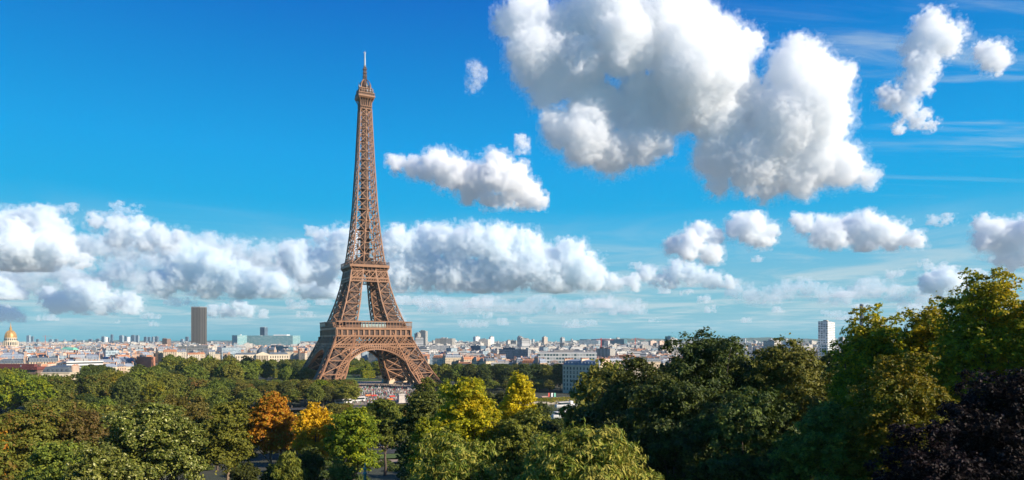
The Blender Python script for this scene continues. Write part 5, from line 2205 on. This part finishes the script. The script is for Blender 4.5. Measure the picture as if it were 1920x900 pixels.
mb.tube([(.5, .8, 2.0), (.85, .5, 2.3), (1.2, .25, 2.7)], [.12, .1, .07], 6)
mb.build('warrior', M['statue'], st, True)
tag(st, 'stone statue of a warrior leading a horse, standing on the white pedestal', 'statue')

# crowd
CC = [mat('clothing_' + n_, c_, .9) for n_, c_ in (('dark', (.03, .03, .04)), ('blue', (.05, .09, .2)), ('red', (.4, .05, .05)), ('white', (.65, .63, .6)), ('green', (.05, .22, .14)), ('tan', (.4, .28, .18)))]
cw = random.Random(9)
mb = MB()
for i in range(2600):
    s_ = 156 + 190 * cw.random() ** 1.1
    t_ = cw.gauss(-14, 26)
    if abs(t_) > 58:
        continue
    x, y = bank(s_, t_)
    h = cw.uniform(1.55, 1.9)
    mb.cur = cw.choice([0, 0, 0, 0, 1, 2, 3, 3, 4, 5])
    prof = [(.0, .16), (.45, .17), (.52, .22), (.78, .27), (.83, .1), (.88, .12), (.97, .11), (1.0, .03)]
    mb.tube([(x, y, .07 + h * a) for a, q in prof], [q for a, q in prof], 5, False)
tag(mb.build('crowd', CC), 'dense crowd of visitors on the pale ground under the iron tower', 'crowd', kind='stuff')

M['tyre'] = mat('tyre_rubber', (.02, .02, .02), .9)
M['orange'] = mat('orange_canvas', (.62, .2, .05), .8)
M['whitecan'] = mat('white_canvas', (.8, .79, .76), .8)


def vehicle(name, label, cat, u, v, Lh, Wd, Hh, body, rz, group=None, coach=False):
    x, y = gpt(u, v, 0.12)
    o = empty(name, (x, y, .16), rz)
    mb = MB()
    if coach:
        mb.box((-Lh / 2, -Wd / 2, .45), (Lh / 2, Wd / 2, Hh - .15))
        mb.frus((-Lh / 2 + .1, -Wd / 2 + .1, Lh / 2 - .1, Wd / 2 - .1, Hh - .15), (-Lh / 2 + .4, -Wd / 2 + .4, Lh / 2 - .4, Wd / 2 - .4, Hh))
    else:
        mb.box((-Lh / 2, -Wd / 2, .3), (Lh / 2, Wd / 2, Hh * .58))
        mb.frus((-Lh * .36, -Wd / 2 + .04, Lh * .28, Wd / 2 - .04, Hh * .58), (-Lh * .24, -Wd / 2 + .2, Lh * .14, Wd / 2 - .2, Hh))
    mb.build('body', body, o)
    for sy in (-1, 1):
        mb = MB()
        if coach:
            mb.box((-Lh / 2 + .5, min(sy * Wd / 2, sy * (Wd / 2 + .03)), 1.5), (Lh / 2 - .5, max(sy * Wd / 2, sy * (Wd / 2 + .03)), Hh - .6))
        else:
            mb.box((-Lh * .24, min(sy * (Wd / 2 - .1), sy * (Wd / 2 - .02)), Hh * .62), (Lh * .16, max(sy * (Wd / 2 - .1), sy * (Wd / 2 - .02)), Hh * .9))
        mb.build('window', M['glassdark'], o)
        for xx in (-.32, .32):
            mb = MB()
            r_ = .5 if coach else .32
            mb.tube([(xx * Lh, sy * (Wd / 2 - .25), r_), (xx * Lh, sy * (Wd / 2 + .02), r_)], r_, 12)
            mb.build('wheel', M['tyre'], o)
    tag(o, label, cat, group)


vehicle('coach', 'long white coach parked before the crowd, left of the white pedestal', 'coach', 669, 753, 12, 2.5, 3.5, M['white'], RZ, None, True)
vehicle('coach', 'second white coach behind the garden trees, lower left of the first one', 'coach', 644, 757, 12, 2.5, 3.3, M['white'], RZ, None, True)
vehicle('van', 'small white van on the bank road right of the orange awnings', 'van', 747, 754, 4.8, 1.9, 2.1, M['white'], RZ)
for i, (u, v, m_, w_) in enumerate(((648, 744, 'orange', 'orange'), (646, 749.5, 'red', 'red'), (690, 748, 'orange', 'orange'), (701, 748.5, 'red', 'rusty red'), (731, 756, 'orange', 'orange'), (735, 750, 'red', 'red'))):
    x, y = gpt(u, v, 0)
    o = empty('market_stall', (x, y, .14), RZ)
    mb = MB()
    mb.frus((-2.3, -1.8, 2.3, 1.8, 2.3), (-1.9, -.2, 1.9, .2, 3.3))
    mb.build('awning', M['orange'] if m_ == 'orange' else M['red'], o)
    for sx in (-1, 1):
        for sy in (-1, 1):
            mb = MB()
            mb.tube([(sx * 2.1, sy * 1.6, 0), (sx * 2.1, sy * 1.6, 2.35)], .05, 6)
            mb.build('leg', M['grey'], o)
    mb = MB()
    mb.box((-1.9, -1.3, 0), (1.9, -.6, .95))
    mb.build('counter', M['brown'], o)
    tag(o, w_ + ' awning stall by the crowd ' + ['at the far left, behind the coach', 'at the far left, nearest the trees', 'just right of the long coach', 'between long coach and white pedestal', 'left of the white pedestal, in front', 'left of the white pedestal, behind'][i], 'stall')

# quay wall on the far bank with ivy, banners, boats
qx, qy = bank(131, 150)
qw = empty('quay_wall', (qx, qy, 0), RZ)
mb = MB()
mb.box((-130, -.9, -7), (250, .9, 1.0))
mb.box((-130, -1.1, 1.0), (250, 1.1, 1.3))
for i in range(30):
    mb.box((-128 + i * 9, -1.3, -6), (-126.8 + i * 9, -.9, .9))
mb.build('masonry', M['statue'], qw)
n = 9000
rs = np.random.RandomState(6)
X_ = rs.uniform(-95, 150, n)
drop = (vnoise(np.stack([X_ * .12, X_ * 0, X_ * 0], 1), 3) * .5 + .55) * 5.2
Zz = 1.5 - rs.rand(n) ** 1.4 * drop
P = np.stack([X_, -1.4 - rs.rand(n) * .5, Zz], 1)
N = np.tile(np.array([0, -1, .5]), (n, 1))
V, Fq = leaf_quads(P.astype(np.float32), N, .5, rs)
link_mesh('ivy', V, Fq, L['limegreen'], qw)
tag(qw, 'ivy hung stone quay wall on the far river bank, right of the golden tree', 'quay wall')
for i, (u, col, w_) in enumerate(((1027, 'red', 'red'), (1033, 'whitecan', 'white'), (1038, 'copper', 'teal'))):
    d = 541
    x = (u - 960) / F * d
    o = empty('banner', (x, d - 6, -3), RZ)
    mb = MB()
    mb.tube([(0, 0, -1), (0, 0, 6.4)], .07, 6)
    mb.build('pole', M['grey'], o)
    mb = MB()
    mb.box((.08, -.03, .8), (1.5, .03, 6.2))
    mb.build('flag', M[col], o)
    tag(o, 'tall ' + w_ + ' banner before the ivy hung quay wall', 'banner')
x = (1019 - 960) / F * 540
o = empty('ticket_kiosk', (x, 533, -3.1), RZ)
mb = MB()
mb.box((-2.4, -1.5, -.6), (2.4, 1.5, 3.6))
mb.box((-2.7, -1.8, 3.6), (2.7, 1.8, 3.9))
mb.build('wall', mat('kiosk_paint', (.55, .35, .25), .7), o)
mb = MB()
mb.box((-.7, -1.56, -.4), (.7, -1.5, 2.4))
mb.build('door', M['glassdark'], o)
tag(o, 'pinkish kiosk with a dark doorway beside the quay banners', 'kiosk')


def boat(u, v, Lh, label):
    x, y = gpt(u, v, -3)
    o = empty('tour_boat', (x, y, -3.2), RZ)
    mb = MB()
    W = 4.2
    out = [(-Lh / 2, -W / 2 * .8), (-Lh / 2 + 2, -W / 2), (Lh / 2 - 7, -W / 2), (Lh / 2 - 2, -W / 2 * .6), (Lh / 2, 0), (Lh / 2 - 2, W / 2 * .6), (Lh / 2 - 7, W / 2), (-Lh / 2 + 2, W / 2), (-Lh / 2, W / 2 * .8)]
    n = len(out)
    mb.add([(a, b * .85, -.5) for a, b in out] + [(a, b, 1.1) for a, b in out], [tuple(reversed(range(n))), tuple(range(n, 2 * n))] + [(i, (i + 1) % n, n + (i + 1) % n, n + i) for i in range(n)])
    mb.build('hull', M['white'], o)
    mb = MB()
    mb.box((-Lh / 2 + 3, -1.7, 1.1), (Lh / 2 - 9, 1.7, 2.6))
    mb.build('cabin', M['glassdark'], o)
    mb = MB()
    mb.box((-Lh / 2 + 2, -2.0, 2.6), (Lh / 2 - 8, 2.0, 2.85))
    mb.build('roof', M['white'], o)
    mb = MB()
    mb.box((Lh / 2 - 8, -1.3, 1.1), (Lh / 2 - 5.8, 1.3, 3.4))
    mb.build('wheelhouse', M['white'], o)
    tag(o, label, 'boat')


boat(1064, 760, 20, 'white roofed tour boat moored nearest the quay wall')
boat(1074, 769, 18, 'white roofed tour boat in the middle of the moored three')
boat(1060, 779, 19, 'white roofed tour boat moored farthest from the quay wall, by the trees')


# ------------------------------------------------------------------ clouds, far beyond the city
CLOUDS = [
 ('great billowing white cloud towering over the right half of the sky', 3200, [(985,45,52),(1000,110,56),(1030,150,50),(1060,60,60),(1080,130,66),(1130,40,86),(1170,100,70),(1230,50,80),(1290,60,86),(1350,90,66),(1395,85,34),(1290,150,86),(1350,170,76),(1400,190,60),(1480,140,52),(1530,140,44),(1568,150,26),(1510,200,70),(1540,240,50),(1460,240,70),(1120,195,58),(1200,195,62),(1270,210,50),(1340,235,50),(1050,250,40),(1100,268,52),(1150,280,50),(1200,272,44),(1240,270,24),(1350,290,52),(1410,305,58),(1470,305,60),(1535,300,58),(1585,312,40),(1628,335,18),(1350,345,24),(1440,355,24),(1500,345,28)], None, .55, 1.4, .55),
 ('bright elongated cloud floating just right of the tower spire', 4200, [(735,304,9),(748,310,14),(775,316,18),(800,320,18),(825,312,30),(850,328,34),(890,335,34),(930,325,34),(958,345,34),(985,362,26),(1010,376,14),(920,378,16),(880,352,26),(950,374,16)], None, 1.0, 1.3, .5),
 ('wide flat based cumulus low on the right side of the tower', 9000, [(738,458,28),(770,462,26),(800,450,27),(830,452,28),(860,460,30),(885,455,34),(930,462,38),(980,460,34),(1000,498,42),(950,508,42),(1070,482,30),(1060,505,40),(1095,512,34),(1118,530,22),(1040,522,40),(900,518,40),(850,508,42),(790,500,40),(750,512,34),(1150,530,14),(1185,530,13)], 549, .9, 1.3, .5),
 ('small round cumulus pair left of the long right hand cloud', 6000, [(1385,425,20),(1408,428,27),(1436,438,22),(1425,450,16),(1312,440,22),(1290,465,26),(1330,474,20),(1258,462,13),(1345,445,12)], None, 1.1, 1.2, .5),
 ('flat based cloud with one raised hump at right', 6000, [(1495,412,10),(1515,420,18),(1555,435,28),(1600,428,28),(1622,418,22),(1645,440,26),(1680,442,24),(1708,452,16),(1560,450,20),(1620,455,20),(1535,448,16)], 471, 1.0, 1.2, .5),
 ('bulky cloud cut off by the right edge of the sky', 5500, [(1845,415,12),(1860,438,28),(1892,445,34),(1925,440,34),(1895,478,22),(1930,480,22),(1840,455,14)], None, 1.0, 1.2, .5),
 ('ragged upright cloud with a trailing tail at upper right', 3600, [(1742,58,30),(1762,82,30),(1722,90,24),(1720,125,26),(1712,160,24),(1690,188,18),(1662,182,18),(1700,205,16),(1730,222,14),(1746,234,9),(1683,240,7)], None, .8, 1.3, .8),
 ('small round puff of cloud at the upper right', 3600, [(1852,96,20),(1866,104,22),(1860,118,18)], None, 1.0, 1.2, .6),
 ('thin pale wisp of cloud left of the great cloud', 4200, [(888,126,10),(893,142,14),(888,160,13)], None, .25, 1.2, .8),
 ('tiny white puff below the great cloud', 4200, [(975,262,8),(980,275,11)], None, .6, 1.1, .8),
 ('bright heaped cloud at the left edge of the sky', 7500, [(-10,455,36),(40,462,42),(80,455,34),(112,465,28),(60,482,40),(130,478,18),(10,485,40),(-30,480,40),(160,492,14)], 506, .95, 1.3, .5),
 ('grey rounded cloud behind the heaped one at the left edge', 9000, [(68,410,22),(95,418,25),(112,432,20),(20,418,24),(-5,422,26),(50,425,20)], None, .9, 1.3, .5),
 ('flat spreading cloud with a pointed right tip, left half of the sky', 8500, [(185,416,14),(225,424,20),(260,430,20),(300,435,13),(335,440,6),(218,445,20),(270,452,20),(310,456,16)], None, .9, 1.2, .5),
 ('broad layered cloud bank with a dark base left of the tower', 11000, [(340,478,26),(372,482,30),(410,498,28),(442,508,22),(480,520,18),(330,510,34),(390,530,34),(450,535,30),(520,535,30),(580,540,26),(300,530,26),(620,545,22)], 560, .9, 1.2, .55),
 ('rounded white cloud close to the left side of the tower', 9500, [(540,470,14),(560,480,26),(548,498,20),(596,492,22),(625,485,26),(650,450,26),(640,468,24),(610,515,22),(575,512,22),(600,440,12)], None, .9, 1.2, .5),
 ('low broken cloud above the left rooftops', 9500, [(150,545,18),(180,553,22),(112,568,18),(190,575,17),(248,570,18),(212,560,15),(90,555,14),(150,572,18)], 590, 1.1, 1.1, .6),
 ('pale low cloud at the left edge above the gold dome', 9000, [(-5,548,24),(20,550,18),(35,556,10)], 562, 1.0, 1.1, .6),
 ('small pinkish cloud just over the gold dome', 9500, [(0,590,16),(18,592,13),(35,598,8)], 604, .9, 1.1, .6),
 ('small cloud to the right of the dark skyscraper', 12000, [(400,585,9),(425,583,11),(450,580,12),(470,587,10),(495,590,7)], 596, .9, .9, .6),
 ('low scattered cloud bank right of the wide cumulus', 10000, [(1210,515,14),(1240,520,16),(1272,505,16),(1300,515,18),(1335,525,16),(1365,530,12),(1260,525,16)], 541, .9, 1.1, .6),
 ('rounded blue grey cloud above the right hand trees', 9000, [(1748,532,18),(1768,525,20),(1785,535,18),(1760,540,16)], 555, 1.0, 1.1, .5),
 ('torn wisp above the grey rounded cloud at far left', 9000, [(104, 396, 5), (116, 393, 6), (128, 390, 6), (140, 388, 4)], None, .35, 1.0, .9),
 ('small torn wisp above the flat spreading cloud, left of two', 8500, [(212, 393, 6), (219, 389, 6), (226, 384, 4)], None, .4, 1.0, .9),
 ('small torn wisp above the flat spreading cloud, right of two', 8500, [(238, 394, 4), (249, 392, 5), (262, 390, 5)], None, .35, 1.0, .9),
 ('little round puff left of the upper tower lattice', 9000, [(581, 432, 7), (588, 434, 6)], None, .5, 1.0, .7),
 ('small ragged puff above the long cloud tail at right', 6000, [(1745, 412, 6), (1756, 416, 6), (1775, 413, 9)], None, .5, 1.0, .9),
 ('torn small cloud right of the second platform of the tower', 9000, [(748, 512, 7), (756, 520, 7), (768, 530, 7), (778, 538, 5)], None, .5, 1.0, .9),
 ('dim grey teal cloud layer low behind the left rooftops', 14000, [(u_, 520 + 12 * math.sin(u_ * .05), 24) for u_ in range(-20, 300, 26)] + [(u_, 500 + 10 * math.sin(u_ * .04), 18) for u_ in range(200, 640, 24)], 552, .3, 1.6, .8),
 ('pale cloud sheet between the left heaped clouds and the tower', 12500, [(u_, 470 - 14 * math.sin((u_ - 160) * .012) + 6 * math.sin(u_ * .11), 22) for u_ in range(150, 660, 22)], 500, .35, 1.6, .8),
 ('long low grey cloud layer right of the tower', 14500, [(u_, 575 + 6 * math.sin(u_ * .06), 12) for u_ in range(800, 1200, 18)], 590, .25, 1.4, .8),
 ('low veil of cloud above the right hand skyline', 14500, [(u_, 548 + 10 * math.sin(u_ * .045), 15) for u_ in range(1380, 1760, 18)], 575, .25, 1.4, .8),
]
for i, c in enumerate(CLOUDS):
    cloud(c[0], c[1], c[2], c[3], density=c[4], seed=11 + i * 5, vox=c[5], wisp=c[6])
# the many small puffs near the horizon
r = random.Random(31)
VV, QQ, off = [], [], 0
for i in range(110):
    u = r.uniform(-40, 1960)
    v = 480 + 130 * r.random() ** .7
    if u < 300 and v < 560:
        continue
    k = (v - 440) / 200
    q = r.uniform(5, 12) * (1.15 - .55 * k)
    n = r.randint(2, 6)
    lob = []
    uu = u
    for j in range(n):
        lob.append((uu, v + r.uniform(-.3, .3) * q, q * r.uniform(.5, 1)))
        uu += q * r.uniform(.7, 1.3)
    V, Q = cloud('', 13000, lob, v + q * .7, seed=300 + i, vox=1.1, wisp=.7, gen=1, raw=True, halo=0)
    VV.append(V)
    QQ.append(Q + off)
    off += len(V)
tag(link_mesh('distant_clouds', np.concatenate(VV), np.concatenate(QQ), cloud_mat(.055 * F / 13000, .8)), 'many small broken puffs of cloud scattered low over the horizon', 'clouds', kind='stuff')

# ------------------------------------------------------------------ the air
mb = MB()
mb.box((-14000, -420, -9), (14000, 12600, 352))
hm = bpy.data.materials.new('haze_air')
hm.use_nodes = True
t = NT(hm.node_tree)
hm.node_tree.nodes.clear()
pv = t.n('ShaderNodeVolumePrincipled')
pv.inputs['Color'].default_value = (0.6, 0.86, 0.95, 1)
pv.inputs['Density'].default_value = HAZE
out = t.n('ShaderNodeOutputMaterial')
t.l.new(pv.outputs[0], out.inputs['Volume'])
tag(mb.build('haze', hm), 'thin blue air haze over the city', 'haze', kind='stuff')
